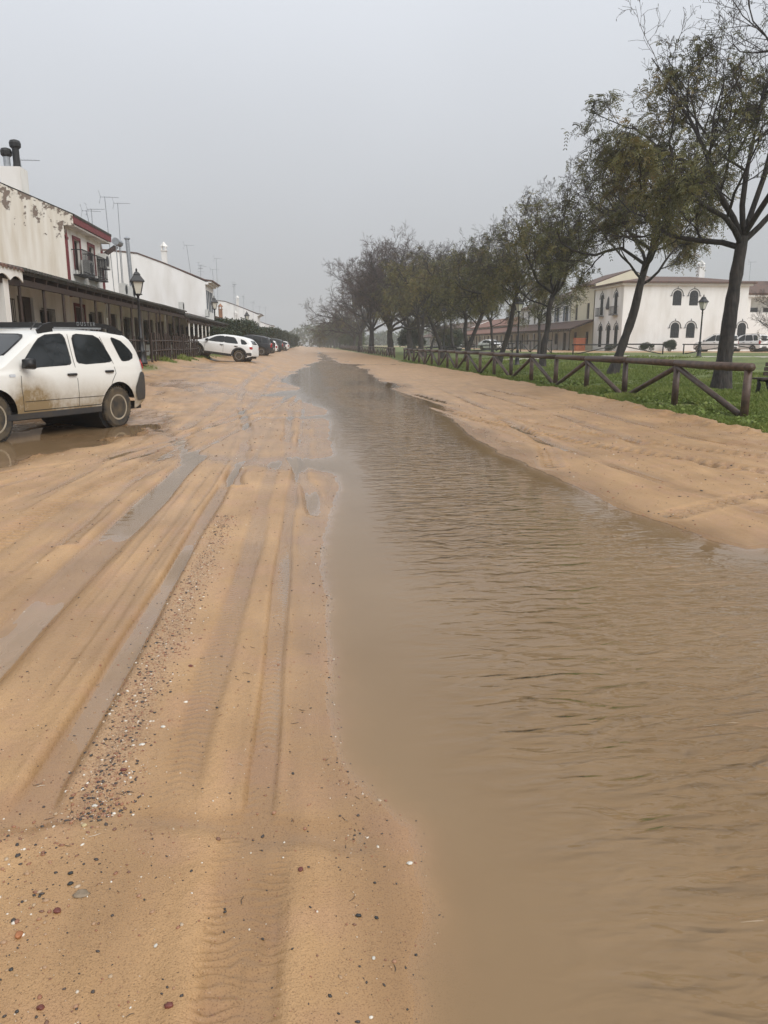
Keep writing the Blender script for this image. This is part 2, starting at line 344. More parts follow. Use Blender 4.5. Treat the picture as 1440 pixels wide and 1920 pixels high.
def ground_material():
    m = bpy.data.materials.new('wet_sand_and_grass'); m.use_nodes = True
    n, l = nodes_of(m); b = n['Principled BSDF']
    t = n.new('ShaderNodeTexCoord')
    def at(nm): a = n.new('ShaderNodeAttribute'); a.attribute_name = nm; return a.outputs['Fac']
    def noise(sc, det=5, src=None):
        z = n.new('ShaderNodeTexNoise'); z.inputs['Scale'].default_value = sc; z.inputs['Detail'].default_value = det
        l.new(src or t.outputs['Object'], z.inputs['Vector']); return z.outputs[0]
    def ramp(src, stops):
        r = n.new('ShaderNodeValToRGB'); el = r.color_ramp.elements
        for i, (p, c) in enumerate(stops):
            x = el[i] if i < 2 else el.new(p); x.position = p; x.color = (*c, 1)
        l.new(src, r.inputs[0]); return r.outputs[0]
    def mix(f, a, c, bt='MIX'):
        x = n.new('ShaderNodeMix'); x.data_type = 'RGBA'; x.blend_type = bt
        if isinstance(f, float): x.inputs[0].default_value = f
        else: l.new(f, x.inputs[0])
        for s, v in ((6, a), (7, c)):
            if isinstance(v, tuple): x.inputs[s].default_value = (*v, 1)
            else: l.new(v, x.inputs[s])
        return x.outputs[2]
    def math_(op, a, c):
        x = n.new('ShaderNodeMath'); x.operation = op
        for s, v in ((0, a), (1, c)):
            if isinstance(v, (int, float)): x.inputs[s].default_value = v
            else: l.new(v, x.inputs[s])
        return x.outputs[0]
    sand = ramp(noise(1.1, 6), [(0.30, (0.365,0.214,0.096)), (0.70, (0.495,0.305,0.146))])
    pink = ramp(noise(2.6, 4), [(0.50, (0,0,0)), (0.62, (1,1,1))])
    sand = mix(math_('MULTIPLY', pink, 0.45), sand, (0.44,0.255,0.145))
    mp = n.new('ShaderNodeMapping'); mp.inputs['Scale'].default_value = (3.0, 0.35, 1); l.new(t.outputs['Object'], mp.inputs[0])
    streak = ramp(noise(2.2, 4, mp.outputs[0]), [(0.32, (0.86,0.84,0.80)), (0.68, (1.06,1.05,1.04))])
    sand = mix(1.0, sand, streak, 'MULTIPLY')
    speck = ramp(noise(230, 2), [(0.30, (0.60,0.55,0.50)), (0.46, (1,1,1)), (0.62, (1,1,1)), (0.75, (1.25,1.22,1.18))])
    sand = mix(1.0, sand, speck, 'MULTIPLY')
    gr = ramp(noise(120, 3), [(0.36, (0.12,0.07,0.05)), (0.50, (0.40,0.24,0.13)), (0.66, (0.50,0.36,0.24))])
    gm = math_('MULTIPLY', at('gravelly'), 0.55)
    sand = mix(gm, sand, gr)
    wet = at('wet')
    sub = at('sub')
    soaked = mix(1.0, sand, (0.72,0.69,0.65), 'MULTIPLY')             # wet sand is darker; under the film the surface itself takes some light
    sand = mix(sub, mix(wet, sand, soaked), mix(1.0, sand, (0.80,0.775,0.74), 'MULTIPLY'))
    grass = ramp(noise(0.9, 6), [(0.32, (0.085,0.110,0.022)), (0.52, (0.135,0.175,0.034)), (0.70, (0.19,0.22,0.055))])
    gsp = ramp(noise(28, 4), [(0.35, (0.45,0.45,0.40)), (0.6, (1.1,1.1,1.0))])
    grass = mix(1.0, grass, gsp, 'MULTIPLY')
    mud = ramp(noise(2.0, 5), [(0.56, (0,0,0)), (0.68, (1,1,1))])
    grass = mix(math_('MULTIPLY', mud, 0.5), grass, (0.20,0.14,0.07))
    col = mix(at('grass'), sand, grass)
    col = mix(at('pale'), col, (0.50,0.45,0.40))
    silt = at('silt')                                       # bed hidden by suspended silt where the flood is deep
    murk = ramp(noise(0.6, 4), [(0.3, (0.218,0.142,0.074)), (0.7, (0.265,0.180,0.101))])
    col = mix(silt, col, murk)
    l.new(col, b.inputs['Base Color'])
    rv = n.new('ShaderNodeMapRange'); l.new(wet, rv.inputs[0]); rv.inputs[3].default_value = 0.46; rv.inputs[4].default_value = 0.26
    rg = math_('MAXIMUM', math_('MAXIMUM', rv.outputs[0], math_('MULTIPLY', silt, 0.9)), math_('MULTIPLY', at('grass'), 0.75))
    l.new(rg, b.inputs['Roughness']); sq = math_('SUBTRACT', 0.5, math_('MULTIPLY', silt, 0.5)); l.new(sq, b.inputs['Specular IOR Level'])
    dry = math_('MULTIPLY', math_('SUBTRACT', 1.0, math_('MULTIPLY', wet, 0.8)), math_('SUBTRACT', 1.0, silt))
    h1 = math_('MULTIPLY', noise(160, 3), 0.0035)
    h2 = math_('MULTIPLY', noise(28, 5), 0.008)
    h3 = math_('MULTIPLY', noise(55, 3), math_('MULTIPLY', at('gravelly'), 0.008))
    hh = math_('MULTIPLY', math_('ADD', math_('ADD', h1, h2), h3), dry)
    hh = math_('ADD', hh, math_('MULTIPLY', noise(14, 6), math_('MULTIPLY', at('grass'), 0.03)))
    hh = math_('ADD', hh, ripple_height(n, l, t.outputs['Object'], math_('MULTIPLY', at('ripple'), silt)))
    bp = n.new('ShaderNodeBump'); bp.inputs['Strength'].default_value = 1; bp.inputs['Distance'].default_value = 1.0
    l.new(hh, bp.inputs['Height']); l.new(bp.outputs[0], b.inputs['Normal'])
    return m
gm_ = np_mesh('ground', np.stack([GX.ravel(), GY.ravel(), GZ], -1), FQ, ground_material(), True,
              {'wet': WET, 'grass': GRASS, 'gravelly': GRAV, 'pale': PALE, 'silt': SILT, 'ripple': RIP, 'sub': np.clip(-GZ/0.0015+0.5, 0, 1)})
tag(link('ground', gm_), kind='structure')

# --------------------------------------------------------------- flood water: turbid, thin at its margins
def water_material():
    m = bpy.data.materials.new('flood_water'); m.use_nodes = True
    n, l = nodes_of(m); n.remove(n['Principled BSDF'])
    t = n.new('ShaderNodeTexCoord'); r = n.new('ShaderNodeAttribute'); r.attribute_name = 'ripple'
    bp = n.new('ShaderNodeBump'); bp.inputs['Strength'].default_value = 1; bp.inputs['Distance'].default_value = 1
    l.new(ripple_height(n, l, t.outputs['Object'], r.outputs['Fac']), bp.inputs['Height'])
    tr = n.new('ShaderNodeBsdfTransparent'); tr.inputs[0].default_value = (0.985,0.98,0.97,1)
    fr = n.new('ShaderNodeFresnel'); fr.inputs[0].default_value = 1.333; l.new(bp.outputs[0], fr.inputs[1])
    gl = n.new('ShaderNodeBsdfGlossy'); gl.inputs['Roughness'].default_value = 0.025; l.new(bp.outputs[0], gl.inputs['Normal'])
    ge = n.new('ShaderNodeNewGeometry'); sw = n.new('ShaderNodeMix'); sw.data_type = 'FLOAT'      # from below, unbent rays: no false total reflection
    l.new(ge.outputs['Backfacing'], sw.inputs[0]); l.new(fr.outputs[0], sw.inputs[2]); sw.inputs[3].default_value = 0.06
    m2 = n.new('ShaderNodeMixShader'); l.new(sw.outputs[0], m2.inputs[0]); l.new(tr.outputs[0], m2.inputs[1]); l.new(gl.outputs[0], m2.inputs[2])
    l.new(m2.outputs[0], n['Material Output'].inputs[0])
    return m
low = GZ < 0.003
keep = low[FQ].any(1) & (wx[FQ].min(1) > -8.5) & (wx[FQ].max(1) < 8) & (wy[FQ].max(1) < 300)
used = np.unique(FQ[keep]); remap = np.full(len(wx), -1); remap[used] = np.arange(len(used))
wm = np_mesh('water', np.stack([wx[used], wy[used], np.zeros(len(used))], -1), remap[FQ[keep]], water_material(), True, {'ripple': RIP[used]})
tag(link('water', wm), kind='structure')
# ------------------------------------------------------------------ shared materials
def streaky(name, col, stain, scale=0.8):
    """limewash with rain streaks and damp blooms"""
    m = mat(name, col, 0.88, 0.0, scale, 0.004, 12, col2=stain, detail=8, lo=0.28, hi=0.56)
    n, l = nodes_of(m); t = [q for q in n if q.type == 'TEX_COORD'][0]; z = [q for q in n if q.type == 'TEX_NOISE'][0]
    mp = n.new('ShaderNodeMapping'); mp.inputs['Scale'].default_value = (1.6,1.6,0.45); l.new(t.outputs['Object'], mp.inputs[0]); l.new(mp.outputs[0], z.inputs['Vector'])
    return m
M_white = streaky('limewash', (0.79,0.77,0.73), (0.60,0.565,0.50))
M_white2 = streaky('bright_limewash', (0.84,0.83,0.81), (0.70,0.68,0.64), 0.55)
M_cream = mat('cream_wall', (0.74,0.68,0.52), 0.85, 0.10, 0.6, 0.003, 12)
M_red = mat('oxide_red_paint', (0.19,0.030,0.032), 0.6, 0.25, 6)
M_tile = mat('weathered_roof_tile', (0.15,0.075,0.05), 0.85, 0.4, 5, 0.01, 20, col2=(0.07,0.055,0.05))
M_tile_dark = mat('blackened_roof_tile', (0.06,0.05,0.045), 0.85, 0.4, 5, 0.01, 20, col2=(0.03,0.035,0.025))
M_iron = mat('black_iron', (0.018,0.018,0.02), 0.45, 0.3, 20)
M_dwood = mat('dark_stained_wood', (0.045,0.026,0.018), 0.6, 0.4, 12, 0.002, 60)
M_log = mat('wet_brown_log', (0.088,0.054,0.038), 0.5, 0.5, 6, 0.006, 25, col2=(0.040,0.024,0.017))
def vary_per_piece(m, lo=0.65, hi=1.4):
    n, l = nodes_of(m); b = n['Principled BSDF']; src = b.inputs['Base Color'].links[0].from_socket
    oi = n.new('ShaderNodeObjectInfo'); mr_ = n.new('ShaderNodeMapRange'); mr_.inputs[3].default_value = lo; mr_.inputs[4].default_value = hi; l.new(oi.outputs['Random'], mr_.inputs[0])
    x = n.new('ShaderNodeMix'); x.data_type = 'RGBA'; x.blend_type = 'MULTIPLY'; x.inputs[0].default_value = 1; l.new(src, x.inputs[6]); l.new(mr_.outputs[0], x.inputs[7]); l.new(x.outputs[2], b.inputs['Base Color'])
vary_per_piece(M_log)
M_glass = mat('window_glass', (0.02,0.022,0.025), 0.06, 0.2, 1, spec=0.8)
M_door = mat('dark_door_wood', (0.055,0.032,0.025), 0.55, 0.4, 5)
M_shut = mat('blue_grey_shutter', (0.07,0.10,0.14), 0.6, 0.2, 6)
M_galv = mat('galvanised_metal', (0.42,0.44,0.46), 0.35, 0.2, 8, metal=0.7)
M_ac = mat('pale_appliance_paint', (0.60,0.60,0.57), 0.5, 0.12, 5)
M_dark = mat('black_plastic', (0.012,0.012,0.013), 0.5, 0.3, 10)
M_brick = mat('orange_brick_face', (0.33,0.16,0.08), 0.85, 0.35, 4, 0.004, 20)
M_conc = mat('terrace_concrete', (0.20,0.17,0.14), 0.8, 0.2, 3, 0.003, 30)

def stained_wall():
    """limewash with plaster fallen away in patches under the eaves"""
    m = bpy.data.materials.new('peeling_limewash'); m.use_nodes = True; n, l = nodes_of(m); b = n['Principled BSDF']
    t = n.new('ShaderNodeTexCoord'); b.inputs['Roughness'].default_value = 0.9
    sp = n.new('ShaderNodeSeparateXYZ'); l.new(t.outputs['Object'], sp.inputs[0])
    a = n.new('ShaderNodeMath'); a.operation = 'MULTIPLY_ADD'; a.inputs[1].default_value = 0.374   # height below the sloping verge
    l.new(sp.outputs['X'], a.inputs[0]); l.new(sp.outputs['Z'], a.inputs[2])
    band = n.new('ShaderNodeMapRange'); band.inputs[1].default_value = -1.2; band.inputs[2].default_value = 0.6; l.new(a.outputs[0], band.inputs[0])
    nz = n.new('ShaderNodeTexNoise'); nz.inputs['Scale'].default_value = 2.6; nz.inputs['Detail'].default_value = 9; nz.inputs['Roughness'].default_value = 0.65
    l.new(t.outputs['Object'], nz.inputs['Vector'])
    ad = n.new('ShaderNodeMath'); ad.operation = 'MULTIPLY_ADD'; ad.inputs[1].default_value = 0.20; l.new(band.outputs[0], ad.inputs[0]); l.new(nz.outputs[0], ad.inputs[2])
    r = n.new('ShaderNodeValToRGB'); r.color_ramp.elements[0].position = 0.66; r.color_ramp.elements[1].position = 0.70
    l.new(ad.outputs[0], r.inputs[0])
    mp = n.new('ShaderNodeMapping'); mp.inputs['Scale'].default_value = (3,3,0.35); l.new(t.outputs['Object'], mp.inputs[0])
    n2 = n.new('ShaderNodeTexNoise'); n2.inputs['Scale'].default_value = 1.2; n2.inputs['Detail'].default_value = 6; l.new(mp.outputs[0], n2.inputs['Vector'])
    r2 = n.new('ShaderNodeValToRGB'); r2.color_ramp.elements[0].color = (0.62,0.55,0.44,1); r2.color_ramp.elements[1].color = (0.78,0.735,0.645,1)
    r2.color_ramp.elements[0].position = 0.3; r2.color_ramp.elements[1].position = 0.62; l.new(n2.outputs[0], r2.inputs[0])
    mxx = n.new('ShaderNodeMix'); mxx.data_type = 'RGBA'; l.new(r.outputs[0], mxx.inputs[0]); l.new(r2.outputs[0], mxx.inputs[6])
    mxx.inputs[7].default_value = (0.22,0.17,0.135,1); l.new(mxx.outputs[2], b.inputs['Base Color'])
    bp = n.new('ShaderNodeBump'); bp.invert = True; bp.inputs['Distance'].default_value = 0.02; l.new(r.outputs[0], bp.inputs['Height']); l.new(bp.outputs[0], b.inputs['Normal'])
    return m
M_peel = stained_wall()

# ------------------------------------------------------------------ houses
class Frame:
    """wall-plane frame: a along the wall, d out of it, z up"""
    def __init__(s, o, along, outw): s.o = Vector((o[0], o[1], 0)); s.a = Vector((*along, 0)); s.n = Vector((*outw, 0))
    def p(s, a, d, z): return tuple(s.o + s.a*a + s.n*d + Vector((0,0,z)))
def fbox(mb, fr, a0, a1, d0, d1, z0, z1):
    vs = [fr.p(a0,d0,z0),fr.p(a1,d0,z0),fr.p(a1,d1,z0),fr.p(a0,d1,z0),fr.p(a0,d0,z1),fr.p(a1,d0,z1),fr.p(a1,d1,z1),fr.p(a0,d1,z1)]
    fs = [(0,3,2,1),(4,5,6,7),(0,1,5,4),(1,2,6,5),(2,3,7,6),(3,0,4,7)]
    if fr.a.cross(fr.n).z < 0: fs = [f[::-1] for f in fs]
    mb.add(vs, fs)
def wall_holes(mb, fr, a0, a1, z0, z1, holes, dep=0.16):
    As = sorted({a0, a1, *[h[0] for h in holes], *[h[1] for h in holes]}); Zs = sorted({z0, z1, *[h[2] for h in holes], *[h[3] for h in holes]})
    for i in range(len(As)-1):
        for j in range(len(Zs)-1):
            ca, cz = (As[i]+As[i+1])/2, (Zs[j]+Zs[j+1])/2
            if any(h[0] < ca < h[1] and h[2] < cz < h[3] for h in holes): continue
            mb.quad(fr.p(As[i],0,Zs[j]), fr.p(As[i+1],0,Zs[j]), fr.p(As[i+1],0,Zs[j+1]), fr.p(As[i],0,Zs[j+1]))
    for (h0, h1, b0, b1) in holes:
        for (p, q) in (((h0,b0),(h1,b0)),((h1,b0),(h1,b1)),((h1,b1),(h0,b1)),((h0,b1),(h0,b0))):
            mb.quad(fr.p(p[0],0,p[1]), fr.p(q[0],0,q[1]), fr.p(q[0],-dep,q[1]), fr.p(p[0],-dep,p[1]))
def add_window(root, fr, a0, a1, z0, z1, grille=False, surround=None, shutters=None, sill=True, arch=False, dep=0.15):
    f = MB(); w = 0.06
    fbox(f, fr, a0, a0+w, -dep, -dep+0.05, z0, z1); fbox(f, fr, a1-w, a1, -dep, -dep+0.05, z0, z1)
    fbox(f, fr, a0+w, a1-w, -dep, -dep+0.05, z0, z0+w); fbox(f, fr, a0+w, a1-w, -dep, -dep+0.05, z1-w, z1)
    am = (a0+a1)/2; fbox(f, fr, am-0.025, am+0.025, -dep, -dep+0.048, z0+w, z1-w)
    win = f.build('window', M_door, root)
    for (b0, b1) in ((a0+w, am-0.025), (am+0.025, a1-w)):
        g = MB(); fbox(g, fr, b0, b1, -dep-0.01, -dep+0.015, z0+w, z1-w); g.build('pane', M_glass, win)
    if sill:
        g = MB(); fbox(g, fr, a0-0.06, a1+0.06, 0.003, 0.07, z0-0.06, z0); g.build('sill', M_white, win)
    if grille:
        g = MB(); nb = max(4, int((a1-a0)/0.13))
        for i in range(nb+1):
            a = a0-0.04+(a1-a0+0.08)*i/nb; g.bar(fr.p(a,0.10,z0-0.08), fr.p(a,0.10,z1+0.06), 0.018)
        for z in (z0-0.05, (z0+z1)/2, z1+0.03): g.bar(fr.p(a0-0.05,0.10,z), fr.p(a1+0.05,0.10,z), 0.022)
        g.build('grille', M_iron, win)
    if surround:
        g = MB(); s = 0.13
        fbox(g, fr, a0-s, a0-0.004, 0.003, 0.04, z0, z1+s); fbox(g, fr, a1+0.004, a1+s, 0.003, 0.04, z0, z1+s); fbox(g, fr, a0-0.004, a1+0.004, 0.003, 0.038, z1+0.004, z1+s)
        g.build('surround', surround, win)
    if shutters:
        for (b0, b1) in ((a0-(a1-a0)*0.52, a0-0.01), (a1+0.01, a1+(a1-a0)*0.52)):
            g = MB(); fbox(g, fr, b0, b1, 0.01, 0.05, z0, z1)
            nz = int((z1-z0)/0.14)
            for i in range(nz): fbox(g, fr, b0+0.05, b1-0.05, 0.05, 0.065, z0+0.05+i*0.14, z0+0.12+i*0.14)
            g.build('shutter', shutters, win)
    return win
def add_arched_window(root, fr, ac, z0, w, h, trim, dep=0.14):
    """round-headed iron-grilled window: dark pane, arch moulding with a small keystone spike"""
    pts = [(ac-w/2, z0), (ac+w/2, z0)] + [(ac+w/2*math.cos(t), z0+h-w/2+w/2*math.sin(t)) for t in np.linspace(0, math.pi, 11)]
    g = MB(); g.poly([fr.p(a, 0.006, z) for a, z in pts]); win = g.build('window', M_glass, root)
    r = MB()
    for i in range(1, 5): r.bar(fr.p(ac-w/2+w*i/5,0.03,z0), fr.p(ac-w/2+w*i/5,0.03,z0+h-w*0.10-abs(i-2.5)*0.08*w), 0.03)
    for i in range(1, 5): r.bar(fr.p(ac-w/2,0.03,z0+h*0.17*i), fr.p(ac+w/2,0.03,z0+h*0.17*i), 0.025)
    r.build('grille', M_iron, win)
    tr = MB(); arc = [(math.cos(t), math.sin(t)) for t in np.linspace(-0.15, math.pi+0.15, 13)]
    tr.tube([fr.p(ac+(w/2+0.16)*c, 0.03, z0+h-w/2+(w/2+0.16)*s) for c, s in arc], 0.045, 6)
    tr.bar(fr.p(ac-w/2-0.32,0.03,z0+h-w/2-0.10), fr.p(ac-w/2-0.10,0.03,z0+h-w/2-0.10), 0.07); tr.bar(fr.p(ac+w/2+0.10,0.03,z0+h-w/2-0.10), fr.p(ac+w/2+0.32,0.03,z0+h-w/2-0.10), 0.07)
    tr.bar(fr.p(ac,0.03,z0+h+0.16), fr.p(ac,0.03,z0+h+0.42), 0.05)
    tr.build('arch_moulding', trim, win)
    return win
def add_door(root, fr, a0, a1, z0, z1, m=None, surround=None, dep=0.14):
    g = MB(); fbox(g, fr, a0, a1, -dep, -dep+0.05, z0, z1)
    am = (a0+a1)/2
    for (b0, b1) in ((a0+0.08, am-0.03), (am+0.03, a1-0.08)):
        for (c0, c1) in ((0.06, 0.40), (0.46, 0.94)):
            fbox(g, fr, b0, b1, -dep+0.05, -dep+0.075, z0+(z1-z0)*c0, z0+(z1-z0)*c1)
    d = g.build('door', m or M_door, root)
    h = MB(); h.tube([fr.p(am+0.07,-dep+0.06,z0+1.0), fr.p(am+0.07,-dep+0.12,z0+1.0), fr.p(am+0.07,-dep+0.12,z0+1.12)], 0.014, 5); h.build('handle', M_galv, d)
    if surround:
        s = MB(); fbox(s, fr, a0-0.14, a0-0.004, 0.003, 0.04, z0, z1+0.14); fbox(s, fr, a1+0.004, a1+0.14, 0.003, 0.04, z0, z1+0.14); fbox(s, fr, a0-0.004, a1+0.004, 0.003, 0.038, z1+0.004, z1+0.14)
        s.build('surround', surround, d)
    return d
def add_balcony(root, fr, a0, a1, z, out=0.5, m=None):
    g = MB(); fbox(g, fr, a0, a1, 0.003, out, z-0.05, z); b = g.build('balcony', M_iron, root)
    r = MB(); n = max(4, int((a1-a0)/0.12))
    for i in range(n+1): r.bar(fr.p(a0+(a1-a0)*i/n, out-0.03, z), fr.p(a0+(a1-a0)*i/n, out-0.03, z+0.95), 0.018)
    for a in (a0, a1):
        for i in range(1, 4): r.bar(fr.p(a, out*i/4, z), fr.p(a, out*i/4, z+0.95), 0.018)
        r.bar(fr.p(a,0,z+0.95), fr.p(a,out,z+0.95), 0.035)
    for zz in (z+0.08, z+0.95): r.bar(fr.p(a0,out-0.03,zz), fr.p(a1,out-0.03,zz), 0.035)
    r.build('railing', M_iron, b)
def add_porch(root, fr, a0, a1, out, z_in, z_out, zf, posts, m_tile, post_m, tiles=True, rail=False, under=None):
    """lean-to roof on posts along a house front; rounded tile ends stand proud of its edge"""
    g = MB()
    g.add([fr.p(a0,0.01,z_in),fr.p(a1,0.01,z_in),fr.p(a1,out,z_out),fr.p(a0,out,z_out),fr.p(a0,0.01,z_in-0.09),fr.p(a1,0.01,z_in-0.09),fr.p(a1,out,z_out-0.09),fr.p(a0,out,z_out-0.09)],
          [(0,1,2,3),(7,6,5,4),(0,4,5,1),(1,5,6,2),(2,6,7,3),(3,7,4,0)])
    roof = g.build('porch_roof', under or M_tile_dark, root)
    if tiles:
        t = MB(); n = int((a1-a0)/0.23); sl = (z_out-z_in)/out
        for i in range(n):
            a = a0+(i+0.5)*(a1-a0)/n; w = 0.095
            o = len(t.v)
            for d in (0.02, out+0.10):
                for kk in range(5):
                    an = math.pi*kk/4; t.v.append(fr.p(a-w*math.cos(an), d, z_in+sl*d+0.004+0.075*math.sin(an)))
            for kk in range(4): t.f.append((o+kk, o+kk+1, o+5+kk+1, o+5+kk))
            t.f.append((o+5,o+6,o+7,o+8,o+9))
        tag(t.build('roof_tile', m_tile, roof), kind='stuff')
    b = MB(); n = int((a1-a0)/0.9)
    for i in range(n+1):
        a = a0+0.05+(a1-a0-0.1)*i/n; b.bar(fr.p(a,0.02,z_in-0.16), fr.p(a,out-0.02,z_out-0.16), 0.07, 0.12)
    b.build('rafter', M_dwood, roof)
    b = MB(); b.bar(fr.p(a0,out-0.12,z_out-0.28), fr.p(a1,out-0.12,z_out-0.28), 0.12, 0.15); b.build('beam', M_dwood, roof)
    for a in posts:
        p = MB(); p.tube([fr.p(a,out-0.12,zf), fr.p(a,out-0.12,zf+0.25), fr.p(a,out-0.12,zf+0.26), fr.p(a,out-0.12,z_out-0.35)], [0.07,0.07,0.042,0.042], 8)
        p.build('post', post_m, root)
    return roof
def roof_slab(mb, fr, a0, a1, prof, th=0.14):
    """roof of constant profile (d, z) running along a"""
    n = len(prof); vs = [fr.p(a, d, z) for a in (a0, a1) for d, z in prof] + [fr.p(a, d, z-th) for a in (a0, a1) for d, z in prof]
    f = []
    for i in range(n-1):
        f += [(i,i+1,n+i+1,n+i),(2*n+i,3*n+i,3*n+i+1,2*n+i+1),(i,2*n+i,2*n+i+1,i+1),(n+i,n+i+1,3*n+i+1,3*n+i)]
    f += [(0,n,3*n,2*n),(n-1,3*n-1,4*n-1,2*n-1)]
    mb.add(vs, f)
def chimney(root, x, y, z0, z1, w=0.5, m=None, cap=True):
    g = MB(); g.box((x-w/2,y-w/2,z0),(x+w/2,y+w/2,z1))
    ch = g.build('chimney', m or M_white, root)
    if cap:
        g = MB(); g.box((x-w/2-0.06,y-w/2-0.06,z1),(x+w/2+0.06,y+w/2+0.06,z1+0.08))
        for dx in (-1,1):
            for dy in (-1,1): g.box((x+dx*w*0.36-0.05,y+dy*w*0.36-0.05,z1+0.08),(x+dx*w*0.36+0.05,y+dy*w*0.36+0.05,z1+0.38))
        g.lathe([(w*0.80,z1+0.38),(w*0.78,z1+0.43),(0.02,z1+0.85)], 4, (x,y,0)); g.build('chimney_cap', m or M_white, ch)
    return ch

XF = -9.5; TZ = 0.85                        # left row: house fronts and terrace level
LF = Frame((XF, 0), (0, 1), (1, 0))
rng = random.Random(5)

# --- nearest house of the row, only its porch end shows
h0 = thing('row_house', 'nearest house of the row, white scalloped fascia at the end of its tiled porch', 'house')
ops = [('w',15.2,16.4,1.7,2.9),('d',17.4,18.7,TZ,3.0),('w',19.1,20.1,1.55,2.85)]
g = MB(); wall_holes(g, LF, 12, 20.55, 0.1, 3.95, [o[1:] for o in ops]); g.build('front_wall', M_white, h0)
add_window(h0, LF, *ops[0][1:], grille=True); add_door(h0, LF, *ops[1][1:]); add_window(h0, LF, *ops[2][1:], grille=True)
g = MB(); roof_slab(g, LF, 12, 20.55, [(-0.02,3.97),(-9,4.0)]); g.build('roof', M_tile, h0)
add_porch(h0, LF, 12, 20.45, 2.5, 3.85, 3.30, TZ, [12.5, 16.2, 18.4], M_tile, M_dwood)
g = MB()
fa = [(12+8.4*i/160, 2.56, 3.02+0.12*abs(math.sin(i/160*8.4/0.42*math.pi/2))) for i in range(161)]
for i in range(160): g.quad(LF.p(*fa[i]), LF.p(*fa[i+1]), LF.p(fa[i+1][0],2.56,3.30), LF.p(fa[i][0],2.56,3.30))
for i in range(160): g.quad(LF.p(fa[i][0],2.53,3.30), LF.p(fa[i+1][0],2.53,3.30), LF.p(fa[i+1][0],2.53,fa[i+1][2]), LF.p(fa[i][0],2.53,fa[i][2]))
for i in range(160): g.quad(LF.p(fa[i][0],2.53,fa[i][2]), LF.p(fa[i+1][0],2.53,fa[i+1][2]), LF.p(fa[i+1][0],2.56,fa[i+1][2]), LF.p(fa[i][0],2.56,fa[i][2]))
g.build('scalloped_fascia', M_white, h0)
g = MB()
for yc in (19.55,): g.box((-7.35,yc-0.16,TZ),(-7.05,yc+0.16,3.05))
g.build('pillar', M_white, h0)

# --- single storey house in front of the red-trimmed one
h1 = thing('row_house', 'single storey house with long dark porch behind the muddy white car', 'house')
ops = [('w',21.7,22.6,1.6,2.9),('w',25.2,26.6,1.6,2.92),('d',27.2,28.7,TZ,3.12),('w',29.3,30.6,1.55,2.75)]
g = MB(); wall_holes(g, LF, 20.55, 32.98, 0.2, 3.92, [o[1:] for o in ops]); g.build('front_wall', M_white, h1)
for o in ops:
    (add_window(h1, LF, *o[1:], grille=True) if o[0] == 'w' else add_door(h1, LF, *o[1:]))
g = MB(); roof_slab(g, LF, 20.55, 32.98, [(-0.02,3.96),(-9,4.0)]); g.build('roof', M_tile, h1)
add_porch(h1, LF, 20.48, 32.9, 2.5, 3.87, 3.33, TZ, [20.6,22.4,24.1,25.9,27.6,29.4,31.2], M_tile_dark, M_dwood)

# --- red-trimmed two storey house
h2 = thing('row_house', 'two storey house with oxide red trim and peeling limewash gable', 'house')
Y0, Y1, EV = 33.0, 38.7, 6.12
lo = [('d',33.6,34.9,TZ,3.05),('w',35.6,36.5,1.6,2.85),('d',37.1,38.1,TZ,3.0)]
up = [(34.15,35.0,4.55,5.75),(36.35,37.2,4.55,5.75)]
g = MB(); wall_holes(g, LF, Y0+0.2, Y1-0.25, 0.3, EV, [o[1:] for o in lo]+up); g.build('front_wall', M_white, h2)
add_door(h2, LF, *lo[0][1:], surround=M_red); add_window(h2, LF, *lo[1][1:], grille=True); add_door(h2, LF, *lo[2][1:])
for u in up:
    add_window(h2, LF, *u, surround=M_red, sill=False); add_balcony(h2, LF, u[0]-0.35, u[1]+0.45, 4.35, 0.45)
GF = Frame((XF, Y0), (-1, 0), (0, -1))        # gable: a runs away from the street
vg = [(XF,EV),(XF+0.38,EV),(XF+0.38,EV+0.40),(XF-4.6,8.62),(XF-9.2,EV+0.35),(XF-9.2,0.3),(XF,0.3)]
g = MB(); g.prism([(x+9.5,0.0,z-6.3) for x,z in vg], (0,0.2,0)); g.build('gable_wall', M_peel, h2, loc=(-9.5,Y0,6.3))
g = MB(); g.prism([(x,Y1-0.25,z) for x,z in vg], (0,0.25,0)); g.build('rear_gable_wall', M_white, h2)
g = MB(); roof_slab(g, LF, Y0+0.02, Y1+0.2, [(0.44,EV+0.43),(-4.6,8.66),(-9.3,EV+0.35)], 0.10); g.build('roof', M_tile_dark, h2)
g = MB(); fbox(g, LF, Y0+0.02, Y1+0.2, 0.36, 0.42, EV+0.08, EV+0.40); g.build('fascia', M_red, h2)
g = MB(); fbox(g, LF, Y0+0.02, Y1+0.2, 0.0, 0.36, EV, EV+0.06); g.build('soffit', M_white, h2)
for a in (Y0+0.02, Y1-0.26):
    g = MB(); fbox(g, LF, a, a+0.24, 0.003, 0.05, 3.4, EV-0.35); fbox(g, LF, a-0.02 if a > 34 else a, a+0.28, 0.003, 0.07, EV-0.50, EV-0.40)
    g.add([LF.p(a+0.02,0.05,EV-0.35),LF.p(a+0.22,0.05,EV-0.35),LF.p(a+0.12,0.05,EV-0.02)], [(0,1,2)]); g.build('pilaster', M_red, h2)
g = MB(); g.box((XF-2.22,Y0+0.02,6.7),(XF-1.45,Y0+0.85,8.25)); ch = g.build('chimney', M_white, h2)
